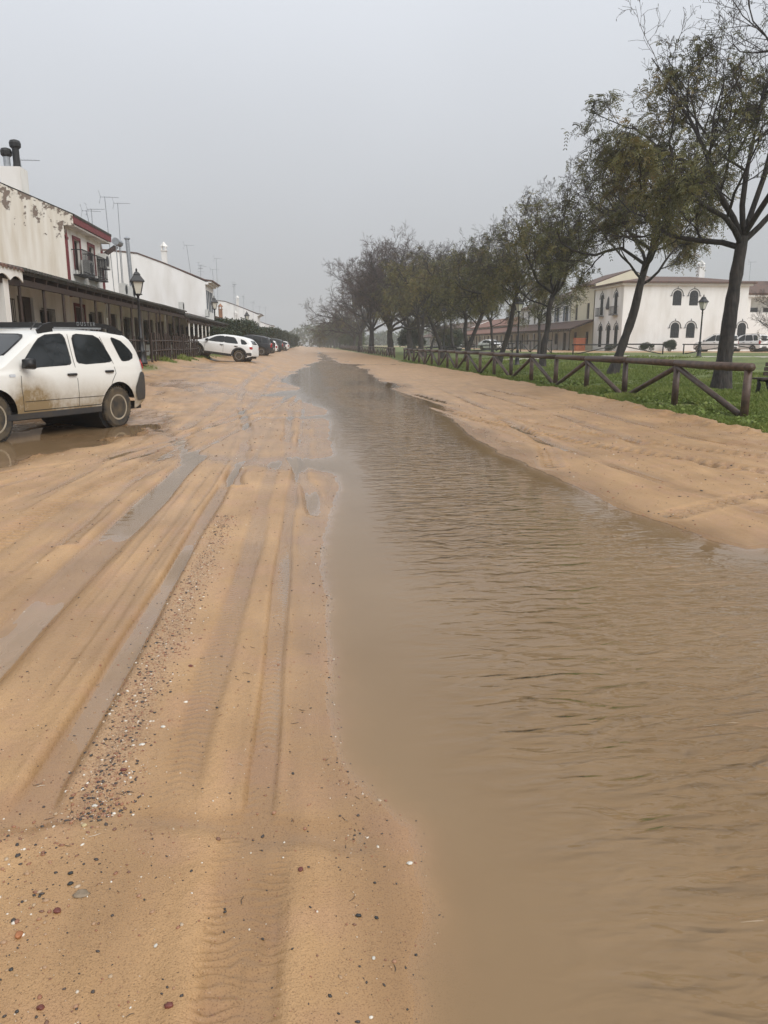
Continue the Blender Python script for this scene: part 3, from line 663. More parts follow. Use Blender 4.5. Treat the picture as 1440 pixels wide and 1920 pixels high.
for (dx, hh, mm) in ((-2.02, 0.50, M_galv), (-1.66, 0.80, M_dark)):
    g = MB(); g.tube([(XF+dx,Y0+0.35,8.2),(XF+dx,Y0+0.35,8.2+hh)], 0.13, 12); fl = g.build('flue', mm, ch)
    g = MB(); g.lathe([(0.14,8.15+hh),(0.21,8.22+hh),(0.22,8.35+hh),(0.18,8.44+hh),(0.07,8.48+hh)], 12, (XF+dx,Y0+0.35,0)); g.build('cowl', M_dark, fl)
add_porch(h2, LF, 33.0, 38.65, 2.5, 3.87, 3.33, TZ, [33.0,34.8,36.5,38.3], M_tile_dark, M_dwood)

# --- low houses between the red-trimmed one and the tall white gable
specs = [(38.8, 46.5, 3.35, 3.90, 'low house with flat dark porch beside the red-trimmed house', 'd w d'),
         (46.6, 54.0, 3.12, 3.75, 'low white house with lower dark porch behind lantern and railings', 'w d w d'),
         (54.1, 64.5, 3.12, 3.80, 'low house with dark porch behind the white crossover', 'w d w d w'),
         (64.6, 75.9, 3.15, 3.85, 'low house adjoining the tall white gable, half hidden by shrubs', 'w d w d w')]
for (a0, a1, zo, zi, lab, ks) in specs:
    r = thing('row_house', lab, 'house'); ks = ks.split(); n = len(ks); ops = []
    for i, kk in enumerate(ks):
        c = a0+(a1-a0)*(i+0.5)/n
        ops.append(('d', c-0.6, c+0.6, TZ, 3.0) if kk == 'd' else ('w', c-0.6, c+0.6, 1.6, 2.85))
    g = MB(); wall_holes(g, LF, a0, a1, 0.3, zi+0.08, [o[1:] for o in ops]); g.build('front_wall', M_white, r)
    for o in ops: (add_window(r, LF, *o[1:], grille=True) if o[0] == 'w' else add_door(r, LF, *o[1:]))
    g = MB(); roof_slab(g, LF, a0, a1, [(-0.02,zi+0.12),(-9,zi+0.2)]); g.build('roof', M_tile, r)
    ps = list(np.arange(a0+0.4, a1, 1.9))
    add_porch(r, LF, a0+0.04, a1-0.04, 2.5 if a0 < 46 else 2.7, zi, zo, TZ, ps, M_tile_dark, M_dwood if a0 < 46 else M_white)

# --- tall white gable, and the same again further down the street
def gable_house(y0, y1, label, k=1.0, shut=True, m=M_white2):
    r = thing('gable_house', label, 'house')
    ev = 7.25*k
    prof = [(XF,ev),(XF-3.5,8.75*k),(XF-6,9.65*k),(XF-8.6,9.9*k),(XF-9.4,9.9*k),(XF-9.4,0.3),(XF,0.3)]
    g = MB(); g.prism([(x,y0,z) for x,z in prof], (0,0.2,0)); g.build('gable_wall', m, r); g = MB(); g.prism([(x,y1-0.25,z) for x,z in prof], (0,0.25,0)); g.build('rear_gable_wall', m, r)
    ups = [(y0+1.0,y0+1.9,4.6,6.5),(y0+3.6,y0+4.5,4.6,6.5)] if shut else [(y0+2,y0+3,4.2*k,5.6*k)]
    los = [(y0+1.0,y0+2.1,TZ,3.0),(y0+3.5,y0+4.6,1.6,2.8)]
    g = MB(); wall_holes(g, LF, y0+0.2, y1-0.25, 0.3, ev, ups+los); g.build('front_wall', m, r)
    for u in ups: add_window(r, LF, *u, shutters=M_shut, sill=False)
    add_door(r, LF, *los[0]); add_window(r, LF, *los[1], grille=True)
    g = MB(); roof_slab(g, LF, y0-0.05, y1+0.1, [(0.75,ev+0.12),(0.0,ev+0.22),(-3.5,8.88*k),(-6,9.78*k),(-8.6,10.03*k),(-9.6,10.03*k)], 0.12); g.build('roof', M_tile, r)
    g = MB(); fbox(g, LF, y0, y1, 0.003, 0.3, ev-0.25, ev-0.02); fbox(g, LF, y0, y1, 0.30, 0.6, ev-0.10, ev+0.02); g.build('cornice', m, r)
    add_porch(r, LF, y0, y1, 2.6, 3.85, 3.2, TZ, list(np.arange(y0+0.3,y1,2.0)), M_tile_dark, M_white, tiles=False)
    chimney(r, XF-3.7, y0+0.7, 8.5*k, 10.0*k, 0.46, m)
    return r
gable_house(76.0, 82.2, 'tall white house with plain gable, slim chimney and blue shutters')
gable_house(152.0, 160.0, 'far white house whose gable shows above the shrubs', 0.97, False)
gable_house(205.0, 213.0, 'farthest white gable down the street in the mist', 0.84, False)
specs = [(82.3, 104, 'long low house beyond the blue shutters behind shrubs'), (104.2, 128, 'low tiled house behind the dark four wheel drive'), (128.2, 151.9, 'low tiled house just before the far white gable'), (160.2, 204.9, 'distant low terrace between the two far gables'), (213.2, 262, 'last low terrace at the end of the street')]
for i, (a0, a1, lab) in enumerate(specs):
    r = thing('row_house', lab, 'house'); ops = [(a, a+1.1, TZ if j % 2 else 1.6, 2.95) for j, a in enumerate(np.arange(a0+1.5, a1-2, 3.6))]
    g = MB(); wall_holes(g, LF, a0, a1, 0.3, 4.3, ops); g.build('front_wall', M_white2, r)
    for j, o in enumerate(ops): (add_door(r, LF, *o) if j % 2 else add_window(r, LF, *o))
    g = MB(); roof_slab(g, LF, a0, a1, [(0.3,4.3),(-4.5,5.7),(-9,4.3)]); g.build('roof', M_tile, r)
    add_porch(r, LF, a0, a1, 2.5, 3.85, 3.15, TZ, list(np.arange(a0+0.5,a1,2.6)), M_tile_dark, M_white, tiles=False)
    chimney(r, XF-3, (a0+a1)/2, 4.6, 6.4, 0.5, M_brick if i == 1 else M_white)

# terrace in front of the row
g = MB(); g.box((-9.49,12,0.0),(-6.75,262,TZ)); g.box((-6.75,12,0.0),(-6.60,262,TZ+0.06)); te = tag(g.build('terrace', M_conc), kind='structure')
g = MB()
for i in range(22): g.box((-6.595,33.2+i*1.0,0.35),(-6.56,33.2+i*1.0+0.985,0.83))
g.build('brick_facing', M_brick, te)

# dark paling posts and railing along the terrace
for (a0, a1, lab, st) in ((33.2, 41.0, 'dark wooden paling between lantern and houses', 0.62), (41.6, 52.0, 'dark wooden paling behind the white crossover', 0.72), (20.7, 32.4, 'thin dark porch railing behind the muddy white car', 0.9)):
    f = thing('terrace_fence', lab, 'fence', (-6.45,a0,0))
    a = a0; i = 0
    while a <= a1:
        zz = gz(-6.45, a)-0.05; hgt = 1.12+0.18*rng.random()
        g = MB(); w = 0.05 if st < 0.8 else 0.025
        g.tube([(0,a-a0,zz),(rng.uniform(-.03,.03),a-a0+rng.uniform(-.03,.03),max(zz,TZ-0.25)+hgt)], [w,w*0.85], 6); g.build('post', M_dwood, f)
        a += st*(0.8+0.4*rng.random()); i += 1
    for z in (TZ+0.42, TZ+0.82):
        g = MB(); g.tube([(0.03,0,z),(0.03,(a1-a0)*0.5,z+0.03),(0.03,a1-a0,z)], 0.03, 6); g.build('rail', M_dwood, f)

# --- roof furniture
def antenna(label, x, y, z0, h, yaw=0.0, n=7, tilt=0.0, double=False):
    a = thing('antenna', label, 'antenna', (x,y,z0))
    top = (math.sin(tilt)*h, 0, h)
    g = MB(); g.tube([(0,0,0), top], 0.022, 5); g.build('mast', M_galv, a)
    for q, zz in enumerate((h-0.03, h*0.80) if double else (h-0.03,)):
        g = MB(); c, s = math.cos(yaw+q*0.8), math.sin(yaw+q*0.8); L = 0.75
        bx = math.sin(tilt)*zz
        g.tube([(bx-c*0.25,-s*0.25,zz),(bx+c*L,s*L,zz+0.02)], 0.012, 4)
        for i in range(n):
            t = -0.2+i*(L+0.15)/n; w = 0.22-0.012*i
            g.tube([(bx+c*t-s*w,s*t+c*w,zz+0.02),(bx+c*t+s*w,s*t-c*w,zz+0.02)], 0.007, 4)
        for sg in (-1, 1): g.tube([(bx-c*0.22,-s*0.22,zz),(bx-c*0.30,-s*0.30,zz+sg*0.32)], 0.01, 4); g.tube([(bx-c*0.30-s*0.3,-s*0.3+c*0.3,zz+sg*0.30),(bx-c*0.30+s*0.3,-s*0.3-c*0.3,zz+sg*0.30)], 0.008, 4)
        g.build('aerial', M_galv, a)
    return a
antenna('television aerial on the red-trimmed house roof', -11.2, 34.2, 7.3, 1.45, 0.1, 7, -0.08)
antenna('tallest thin aerial above the flue behind the lantern', -11.0, 47.0, 4.0, 5.6, 0.2, 6, -0.03)
antenna('leaning aerial mast before the white gable', -11.3, 46.0, 4.0, 4.7, 0.3, 6, -0.14, True)
antenna('short aerial mast just behind the red eaves', -12.2, 48.0, 4.0, 5.1, 0.0, 5, 0.0)
antenna('single aerial standing before the white gable slope', -11.6, 52.0, 4.0, 6.1, 0.1, 6)
antenna('aerial on the lower slope of the tall white gable', -10.9, 77.0, 8.0, 2.6, 0.4, 5, -0.1)
antenna('small aerial cluster by the white gable eaves', -10.2, 78.5, 7.6, 1.3, 0.9, 4, 0.05, True)
for i, (x, y, z0, h) in enumerate([(-10.5,92,5.2,4.6),(-10.8,98,5.0,6.6),(-10.2,112,5.0,4.6),(-10.6,120,5.0,5.2),(-10.6,134,5,4.3),(-10.2,150,5,4.2),(-10.4,175,5,4.6),(-10,190,5,5.0)]):
    antenna(['tall aerial just beyond the blue shutters','tallest aerial over the long low house','short mast aerial over the tiled roof behind the dark cars','thin aerial mast over the brick chimney house','aerial over the roof before the far gable','aerial beside the far white gable','misty aerial above the distant terrace','farthest aerial mast in the mist'][i], x, y, z0, h, i*0.5, 5, 0.02*(i % 3-1))
def ac_unit(label, x, y, z, face='y'):
    a = thing('air_conditioner', label, 'air conditioner', (x,y,z))
    g = MB(); g.box((-0.16,-0.42,0),(0.16,0.42,0.62)); g.build('casing', M_ac, a)
    g = MB(); g.lathe([(0.24,0.161),(0.24,0.175),(0.05,0.18)], 14, (0,0,0), 'z'); o = g.build('fan_grille', M_dark, a); o.rotation_euler = (0, R(90), 0); o.location = (0,-0.08,0.31)
    g = MB(); g.bar((-0.2,-0.3,-0.03),(0.18,-0.3,-0.03),0.04); g.bar((-0.2,0.3,-0.03),(0.18,0.3,-0.03),0.04); g.build('bracket', M_galv, a)
ac_unit('wall air conditioner under the red eaves', XF+0.22, 38.1, 4.95)
ac_unit('air conditioner standing on the balcony of the red-trimmed house', XF+0.25, 35.15, 4.37)
ac_unit('small air conditioner on the low roof next to the red eaves', XF-0.2, 43.5, 4.05)
ac_unit('wide air conditioner on the low roof behind the lantern', XF-0.2, 45.3, 4.03)
ac_unit('air conditioner on the low roof before the white gable', XF-0.1, 62.0, 4.05)
ac_unit('air conditioner at the foot of the tall white gable', XF+0.2, 75.0, 4.05)
f = thing('flue_pipe', 'galvanised flue pipe rising behind the nearest lantern', 'chimney pipe', (-9.7,45.6,3.95))
g = MB(); g.tube([(0,0,0),(-0.1,0,3.2)], 0.11, 12); g.build('pipe', M_galv, f)
g = MB(); g.lathe([(0.10,3.2),(0.17,3.24),(0.17,3.28),(0.03,3.38)], 12, (-0.1,0,0)); g.build('cap', M_galv, f)
s = thing('solar_heater', 'solar water heater tank on a sloping frame over the low roof', 'solar heater', (-10.4,46.4,6.6))
g = MB(); g.tube([(-0.1,-0.5,0.50),(-0.1,0.5,0.50)], 0.20, 12); g.build('tank', M_galv, s)
g = MB(); g.add([(-1.3,-0.5,-0.45),(-0.2,-0.5,0.30),(-0.2,0.5,0.30),(-1.3,0.5,-0.45),(-1.3,-0.5,-0.50),(-0.2,-0.5,0.25),(-0.2,0.5,0.25),(-1.3,0.5,-0.50)], [(0,1,2,3),(7,6,5,4),(0,4,5,1),(1,5,6,2),(2,6,7,3),(3,7,4,0)]); g.build('panel', M_glass, s)
g = MB()
for x in (-1.2,-0.1): g.bar((x,-0.4,-2.5),(x,-0.4,-0.5 if x < -1 else 0.3),0.04); g.bar((x,0.4,-2.5),(x,0.4,-0.5 if x < -1 else 0.3),0.04)
g.build('stand', M_galv, s)

# ------------------------------------------------------------------ houses across the park
XR = 36.0
RF = Frame((XR, 0), (0, 1), (-1, 0)); RG = Frame((XR, 88.0), (1, 0), (0, -1)); RZ = 0.72
M_mould = mat('dark_grey_moulding', (0.07,0.07,0.075), 0.7, 0.2, 4)
b = thing('corner_house', 'big white corner house with arched grilled windows and tiled roof', 'house')
g = MB(); wall_holes(g, RG, 0, 15.0, RZ-0.4, 8.35, []); g.build('side_wall', M_white2, b)
g = MB(); wall_holes(g, RF, 88, 97, RZ-0.4, 8.35, []); g.build('front_wall', M_white2, b); g = MB(); wall_holes(g, Frame((51,0),(0,1),(1,0)), 88, 97, RZ-0.4, 8.35, []); g.build('rear_wall', M_white2, b)
g = MB(); g.add([(35.4,87.4,8.35),(51.6,87.4,8.35),(51.6,97.4,8.35),(35.4,97.4,8.35),(41,92.4,9.45),(46,92.4,9.45),(35.4,87.4,8.52),(51.6,87.4,8.52),(51.6,97.4,8.52),(35.4,97.4,8.52)],
                 [(3,2,1,0),(0,1,7,6),(1,2,8,7),(2,3,9,8),(3,0,6,9),(6,7,5,4),(7,8,5),(8,9,4,5),(9,6,4)]); g.build('roof', M_tile, b)
g = MB(); g.box((35.7,87.7,8.12),(51.3,87.98,8.34)); g.box((35.7,87.98,8.12),(35.98,97.2,8.34)); g.build('cornice', M_white2, b)
for a in (6.4, 8.3, 14.7-0.15): add_arched_window(b, RG, a, 2.25, 1.05, 1.75, M_mould)
for a in (6.4, 8.4): add_arched_window(b, RG, a, 5.9, 1.05, 1.7, M_mould)
for a in (89.6, 92.0, 94.6): add_arched_window(b, RF, a, 1.2, 1.0, 2.6, M_mould)
for a in (90.2, 94.6): add_arched_window(b, RF, a, 5.0, 0.9, 2.5, M_mould); add_balcony(b, RF, a-0.8, a+0.8, 4.9, 0.5)
g = MB(); RFp = RF; g.lathe([(0.25,5.6),(0.32,5.8),(0.20,6.4),(0.12,6.9),(0.02,7.1)], 8, (XR-0.05,92.4,0)); g.build('niche_figure', M_mould, b)
g = MB(); fbox(g, RG, 0.7, 1.7, 0.003, 0.03, 4.75, 5.05); g.build('plaque', M_ac, b)
chimney(b, 47.5, 93, 9.2, 10.6, 0.7, M_white2)
b = thing('side_annexe', 'low white annexe with strip windows beside the corner house', 'house')
AF = Frame((51.05, 89.5), (1, 0), (0, -1))
g = MB(); wall_holes(g, AF, 0, 26, RZ-0.4, 7.4, [(1.2,25,5.2,6.9)], 2.2); g.build('side_wall', M_white2, b)
g = MB(); fbox(g, AF, 1.2, 25, -2.3, -2.15, 5.2, 6.9); g.build('recess_wall', M_white, b)
for i in range(6):
    g = MB(); fbox(g, AF, 1.9+i*2.2, 3.4+i*2.2, -2.15, -2.12, 5.35, 5.85); g.build('window', M_glass, b)
g = MB(); roof_slab(g, AF, -0.0, 26, [(0.4,7.4),(-5,9.2),(-10,7.4)], 0.2); g.build('roof', M_tile, b)
g = MB(); fbox(g, AF, 0, 26, 0.003, 0.30, 7.0, 7.3); g.build('cornice', M_white2, b)
chimney(b, 57.5, 93, 8.4, 9.7, 1.5, M_white2, False)
antenna('television aerial on the annexe roof across the park', 53.2, 92, 8.6, 2.6, 0.0, 6)
def right_house(y0, y1, h, mwall, label, mroof=M_tile, shut=None, porch=True, k=0):
    r = thing('park_house', label, 'house')
    n = max(2, int((y1-y0)/3.2)); ups = []; los = []
    for i in range(n):
        c = y0+(y1-y0)*(i+0.5)/n
        if h > 6: ups.append((c-0.5,c+0.5,4.7,6.7))
        los.append((c-0.6,c+0.6,RZ if (i+k) % 2 else 1.5,3.1))
    g = MB(); wall_holes(g, RF, y0, y1, RZ-0.4, h, ups+los); g.build('front_wall', mwall, r)
    for u in ups: add_window(r, RF, *u, sill=True, shutters=shut)
    for i, u in enumerate(los): (add_door(r, RF, *u) if (i+k) % 2 else add_window(r, RF, *u))
    g = MB(); g.prism([(XR,y0,RZ-0.4),(XR,y0,h),(XR+4.5,y0,h+1.7),(XR+9,y0,h),(XR+9,y0,RZ-0.4)], (0,0.25,0)); g.build('gable_wall', mwall, r)
    g = MB(); roof_slab(g, RF, y0, y1, [(0.5,h),(-4.5,h+1.8),(-9.4,h)]); g.build('roof', mroof, r)
    if porch:
        add_porch(r, RF, y0+0.02, y1-0.02, 3.0, 4.6, 3.5, RZ, list(np.arange(y0+0.4,y1,2.4)), mroof, M_white2 if k % 2 else M_dwood, tiles=False, under=mroof)
    return r
right_house(97.1, 106, 8.9, M_cream, 'cream house behind the corner house across the park', k=0)
right_house(106.1, 118, 7.8, M_white2, 'white house with blue shutters across the park', shut=M_shut, k=1)
right_house(118.1, 132, 7.2, M_white2, 'white two storey house with arches beyond the blue shutters', k=2)
M_red_tile = mat('red_roof_tile', (0.26,0.10,0.06), 0.85, 0.4, 4, 0.01, 20, col2=(0.12,0.07,0.055))
right_house(132.1, 150, 4.9, M_white2, 'low house with red tiled porch behind the parked saloon', M_red_tile, k=3)
right_house(150.1, 172, 4.9, M_white2, 'low red tiled house beyond the parked saloon', M_red_tile, k=4)
right_house(172.1, 200, 5.2, M_white2, 'distant low house under the row of trees', M_tile, k=5)
right_house(200.1, 232, 5.2, M_white2, 'farthest house across the park behind the trees', M_tile, k=6)
f = thing('utility_box', 'orange utility box standing before the corner house arches', 'utility box', (33.2,94.0,gz(33.2,94)-0.05))
M_orange = mat('orange_paint', (0.52,0.16,0.07), 0.6, 0.2, 4)
g = MB(); g.box((-0.6,-0.45,0),(0.6,0.45,1.45)); g.build('body', M_orange, f); g = MB(); g.box((-0.66,-0.51,1.45),(0.66,0.51,1.58)); g.build('lid', M_orange, f)
# ------------------------------------------------------------------ street lanterns
M_lglass = mat('lantern_glass', (0.62,0.60,0.52), 0.25, 0.1, 3)
def lantern_post(label, x, y, h, zb=None):
    zb = gz(x, y)-0.06 if zb is None else zb
    r = thing('street_lamp', label, 'street lamp', (x,y,zb), 0.35, 'lantern posts')
    ph = h-0.95
    g = MB(); g.lathe([(0.20,0),(0.20,0.10),(0.15,0.14),(0.13,0.45),(0.15,0.50),(0.10,0.56),(0.085,0.95),(0.11,1.0),(0.06,1.05),(0.045,ph-0.25),(0.07,ph-0.22),(0.045,ph-0.16),(0.05,ph-0.05),(0.12,ph)], 12); g.build('post', M_iron, r, True)
    g = MB()
    for k in range(4):
        c, s = math.cos(math.pi/4+k*math.pi/2), math.sin(math.pi/4+k*math.pi/2)
        g.bar((0.13*c,0.13*s,ph), (0.27*c,0.27*s,ph+0.46), 0.025)
    g.lathe([(0.16,ph-0.01),(0.16,ph+0.03)], 4)
    lf = g.build('lantern_frame', M_iron, r); lf.rotation_euler = (0,0,0)
    g = MB(); q = math.pi/4
    b0 = [(0.12*math.cos(q+k*math.pi/2),0.12*math.sin(q+k*math.pi/2),ph+0.03) for k in range(4)]; b1 = [(0.25*math.cos(q+k*math.pi/2),0.25*math.sin(q+k*math.pi/2),ph+0.46) for k in range(4)]
    for k in range(4):
        g = MB(); g.quad(b0[k], b0[(k+1)%4], b1[(k+1)%4], b1[k]); g.build('pane', M_lglass, lf)
    g = MB()
    rings = [(0.34,ph+0.46),(0.34,ph+0.50),(0.16,ph+0.70),(0.17,ph+0.73),(0.09,ph+0.82)]
    o = []
    for rr, zz in rings: o += [(rr*math.cos(q+k*math.pi/2), rr*math.sin(q+k*math.pi/2), zz) for k in range(4)]
    g.add(o, [(4*i+k,4*i+(k+1)%4,4*i+4+(k+1)%4,4*i+4+k) for i in range(4) for k in range(4)]+[(3,2,1,0),(16,17,18,19)])
    g.lathe([(0.05,ph+0.82),(0.03,ph+0.86),(0.04,ph+0.90),(0.01,ph+0.97)], 8); g.build('lantern_cap', M_iron, r)
    return r
lantern_post('nearest lantern post, beside the rear of the muddy white car', -6.40, 31.0, 3.55, 0.78)
lantern_post('lantern post behind the white crossover below the blue shutters', -6.9, 60.0, 4.2)
lantern_post('lantern post among the shrubs beyond the dark cars', -6.5, 86.0, 4.2)
lantern_post('lantern post on the lawn in front of the white vans', 25.9, 50.0, 4.05)
lantern_post('lantern post standing between the leaning park trees', 13.6, 50.2, 4.4)
lantern_post('slim lantern post before the far white van', 13.2, 76.0, 5.0)
lantern_post('far lantern post before the red tiled porch', 30.5, 118.0, 4.4)

# ------------------------------------------------------------------ log fences of the park
def log_fence(label, pts_y, xs, h=1.0, rad=0.055, m=M_log, brace=True, seed=1, name='log_fence', axis='y', rails=(1.0,)):
    rg = random.Random(seed); r = thing(name, label, 'fence', (0,0,0))
    P = []
    for i, a in enumerate(pts_y):
        x, y = (xs(a), a) if axis == 'y' else (a, xs(a))
        z = gz(x, y) if y < 75 else float(macro(np.array([x]), np.array([y]))[0])+0.03
        P.append(Vector((x+rg.uniform(-.02,.02), y+rg.uniform(-.03,.03), z)))
    sd = 8 if rad > 0.05 else 6
    for i, p in enumerate(P):
        g = MB(); tl = Vector((rg.uniform(-.02,.02), rg.uniform(-.02,.02), 0)); g.tube([p-Vector((0,0,0.12)), p+tl+Vector((0,0,h-rad*0.8))], [rad*1.12, rad*1.05], sd); g.build('post', m, r, True)
    for fr in rails:
        for i in range(len(P)-1):
            a = P[i]+Vector((0,0,h*fr)); b = P[i+1]+Vector((0,0,h*fr)); d = (b-a).normalized()*0.06
            mid = (a+b)/2+Vector((rg.uniform(-.015,.015), 0, rg.uniform(-.02,.012)))
            if i == 0: a = a-d*0.8
            if i == len(P)-2: b = b+d*3
            s = rg.uniform(0.95,1.12)
            g = MB(); g.tube([a-d, mid, b+d], [rad*1.1*s, rad*1.15*s, rad*1.05*s], sd); g.build('rail', m, r, True)
    if brace:
        for i in range(len(P)-1):
            hi, lo = (P[i+1], P[i]) if i % 2 == 0 else (P[i], P[i+1])
            d = (hi-lo); d.z = 0; d.normalize()
            g = MB(); g.tube([hi+Vector((0,0,h*0.90))-d*0.06, lo+Vector((0,0,0.03))+d*0.13], [rad*0.85, rad*0.9], sd); g.build('brace', m, r, True)
    return r
log_fence('long brown log fence along the lawn, nearest the flooded street', [14.84+3.0*i for i in range(19)], lambda y: 8.75-0.006*(y-14.8), 1.0, 0.075, seed=2)
log_fence('brown log fence continuing under the bare trees down the street', [84+2.9*i for i in range(50)], lambda y: 9.25, 1.0, 0.06, seed=3)
M_dlog = mat('black_stained_log', (0.025,0.022,0.022), 0.55, 0.4, 8)
log_fence('black rail fence in front of the corner house', [21.6,25.4,29.2], lambda x: 63.0-0.02*x, 0.80, 0.05, M_dlog, seed=4, name='rail_fence', axis='x')
log_fence('black rail fence in front of the white vans', [31.2,35.5,40,44.5,49,54], lambda x: 63.5-0.02*x, 0.80, 0.05, M_dlog, seed=5, name='rail_fence', axis='x')
log_fence('black double rail fence crossing the lawn under the trees', [9.6,11.8,14,16.2,18.4,20.6], lambda x: 78.0, 1.0, 0.05, M_dlog, seed=6, name='rail_fence', axis='x', rails=(1.0,0.55), brace=False)
log_fence('tall black rail fence before the house porches', [97-3.4*i for i in range(8)][::-1], lambda y: 23.2-0.02*(y-70), 1.15, 0.05, M_dlog, seed=7, name='rail_fence')
log_fence('low black rail fence beside the parked saloon', [14.5,17.5,20.5], lambda x: 96.0, 0.9, 0.05, M_dlog, seed=8, name='rail_fence', axis='x')

# ------------------------------------------------------------------ bench
bx, by = 12.75, 19.7
b = thing('park_bench', 'dark slatted bench on the lawn beyond the fence end', 'bench', (bx,by,gz(bx,by)), R(186))
for zz, off in ((0.58,0.26),(0.70,0.28),(0.82,0.31)):
    g = MB(); g.bar((-0.95,off,zz),(0.95,off,zz),0.035,0.10); g.build('back_slat', M_dwood, b)
for off in (-0.20,-0.07,0.06,0.19):
    g = MB(); g.bar((-0.95,off,0.44),(0.95,off,0.44),0.10,0.04); g.build('seat_slat', M_dwood, b)
for sx_ in (-0.7, 0.7):
    g = MB(); g.tube([(sx_,-0.30,-0.05),(sx_,-0.22,0.14),(sx_,-0.20,0.28),(sx_,-0.24,0.40),(sx_,0.05,0.40),(sx_,0.22,0.42),(sx_,0.25,0.60),(sx_,0.32,0.92)], [0.05,0.05,0.055,0.05,0.05,0.055,0.05,0.035], 6)
    g.tube([(sx_,0.10,0.40),(sx_,0.20,0.20),(sx_,0.32,-0.05)], [0.05,0.05,0.05], 6); g.build('leg', M_iron, b, True)

# ------------------------------------------------------------------ cars
def paint(name, col, mud=0.0, rough=0.28):
    m = bpy.data.materials.new(name); m.use_nodes = True; n, l = nodes_of(m); b = n['Principled BSDF']
    t = n.new('ShaderNodeTexCoord'); sp = n.new('ShaderNodeSeparateXYZ'); l.new(t.outputs['Object'], sp.inputs[0])
    nz = n.new('ShaderNodeTexNoise'); nz.inputs['Scale'].default_value = 4.5; nz.inputs['Detail'].default_value = 10; nz.inputs['Roughness'].default_value = 0.7; l.new(t.outputs['Object'], nz.inputs['Vector'])
    mr_ = n.new('ShaderNodeMapRange'); mr_.inputs[1].default_value = 0.25; mr_.inputs[2].default_value = 0.95; mr_.inputs[3].default_value = 0.95; mr_.inputs[4].default_value = -0.06; l.new(sp.outputs['Z'], mr_.inputs[0])
    # splash thrown up behind the front wheel
    vs = n.new('ShaderNodeVectorMath'); vs.operation = 'DISTANCE'; vs.inputs[1].default_value = (1.92, 0.9, 0.60); l.new(t.outputs['Object'], vs.inputs[0])
    mr2 = n.new('ShaderNodeMapRange'); mr2.inputs[1].default_value = 0.10; mr2.inputs[2].default_value = 0.55; mr2.inputs[3].default_value = 0.55; mr2.inputs[4].default_value = 0.0; l.new(vs.outputs['Value'], mr2.inputs[0])
    ad = n.new('ShaderNodeMath'); ad.operation = 'ADD'; l.new(mr_.outputs[0], ad.inputs[0]); l.new(mr2.outputs[0], ad.inputs[1])
    f = n.new('ShaderNodeMath'); f.operation = 'MULTIPLY'; l.new(nz.outputs[0], f.inputs[0]); l.new(ad.outputs[0], f.inputs[1])
    f2 = n.new('ShaderNodeMath'); f2.operation = 'MULTIPLY'; f2.use_clamp = True; f2.inputs[1].default_value = 2.4*mud; l.new(f.outputs[0], f2.inputs[0])
    mx_ = n.new('ShaderNodeMix'); mx_.data_type = 'RGBA'; l.new(f2.outputs[0], mx_.inputs[0]); mx_.inputs[6].default_value = (*col, 1); mx_.inputs[7].default_value = (0.24,0.17,0.085,1)
    l.new(mx_.outputs[2], b.inputs['Base Color'])
    rr = n.new('ShaderNodeMapRange'); rr.inputs[3].default_value = rough; rr.inputs[4].default_value = 0.85; l.new(f2.outputs[0], rr.inputs[0]); l.new(rr.outputs[0], b.inputs['Roughness'])
    b.inputs['Coat Weight'].default_value = 0.25; b.inputs['Coat Roughness'].default_value = 0.12
    return m
P_white_mud = paint('muddy_white_paint', (0.72,0.705,0.66), 0.95)
P_white = paint('white_car_paint', (0.80,0.80,0.79), 0.12)
P_black = paint('black_car_paint', (0.016,0.017,0.020), 0.10)
P_green = paint('dark_green_car_paint', (0.02,0.028,0.026), 0.10)
M_tyre = mat('tyre_rubber', (0.030,0.027,0.024), 0.85, 0.5, 6, col2=(0.10,0.075,0.045))
M_steel = mat('muddy_steel_rim', (0.42,0.36,0.27), 0.6, 0.35, 6, metal=0.1)
M_alloy = mat('alloy_rim', (0.45,0.45,0.45), 0.35, 0.2, 6, metal=0.6)
M_cglass = mat('car_glass', (0.018,0.022,0.024), 0.04, 0.2, 1, spec=0.5)
M_clad = mat('grey_plastic_cladding', (0.035,0.036,0.04), 0.65, 0.35, 5, col2=(0.055,0.048,0.04))
M_tail = mat('red_lamp_lens', (0.42,0.015,0.015), 0.2, 0.2, 5)
M_lens = mat('clear_lamp_lens', (0.55,0.57,0.60), 0.15, 0.3, 12)
M_plate = mat('number_plate', (0.75,0.75,0.72), 0.5, 0.1, 5)
M_seam = mat('panel_gap', (0.02,0.018,0.015), 0.8, 0.2, 5)

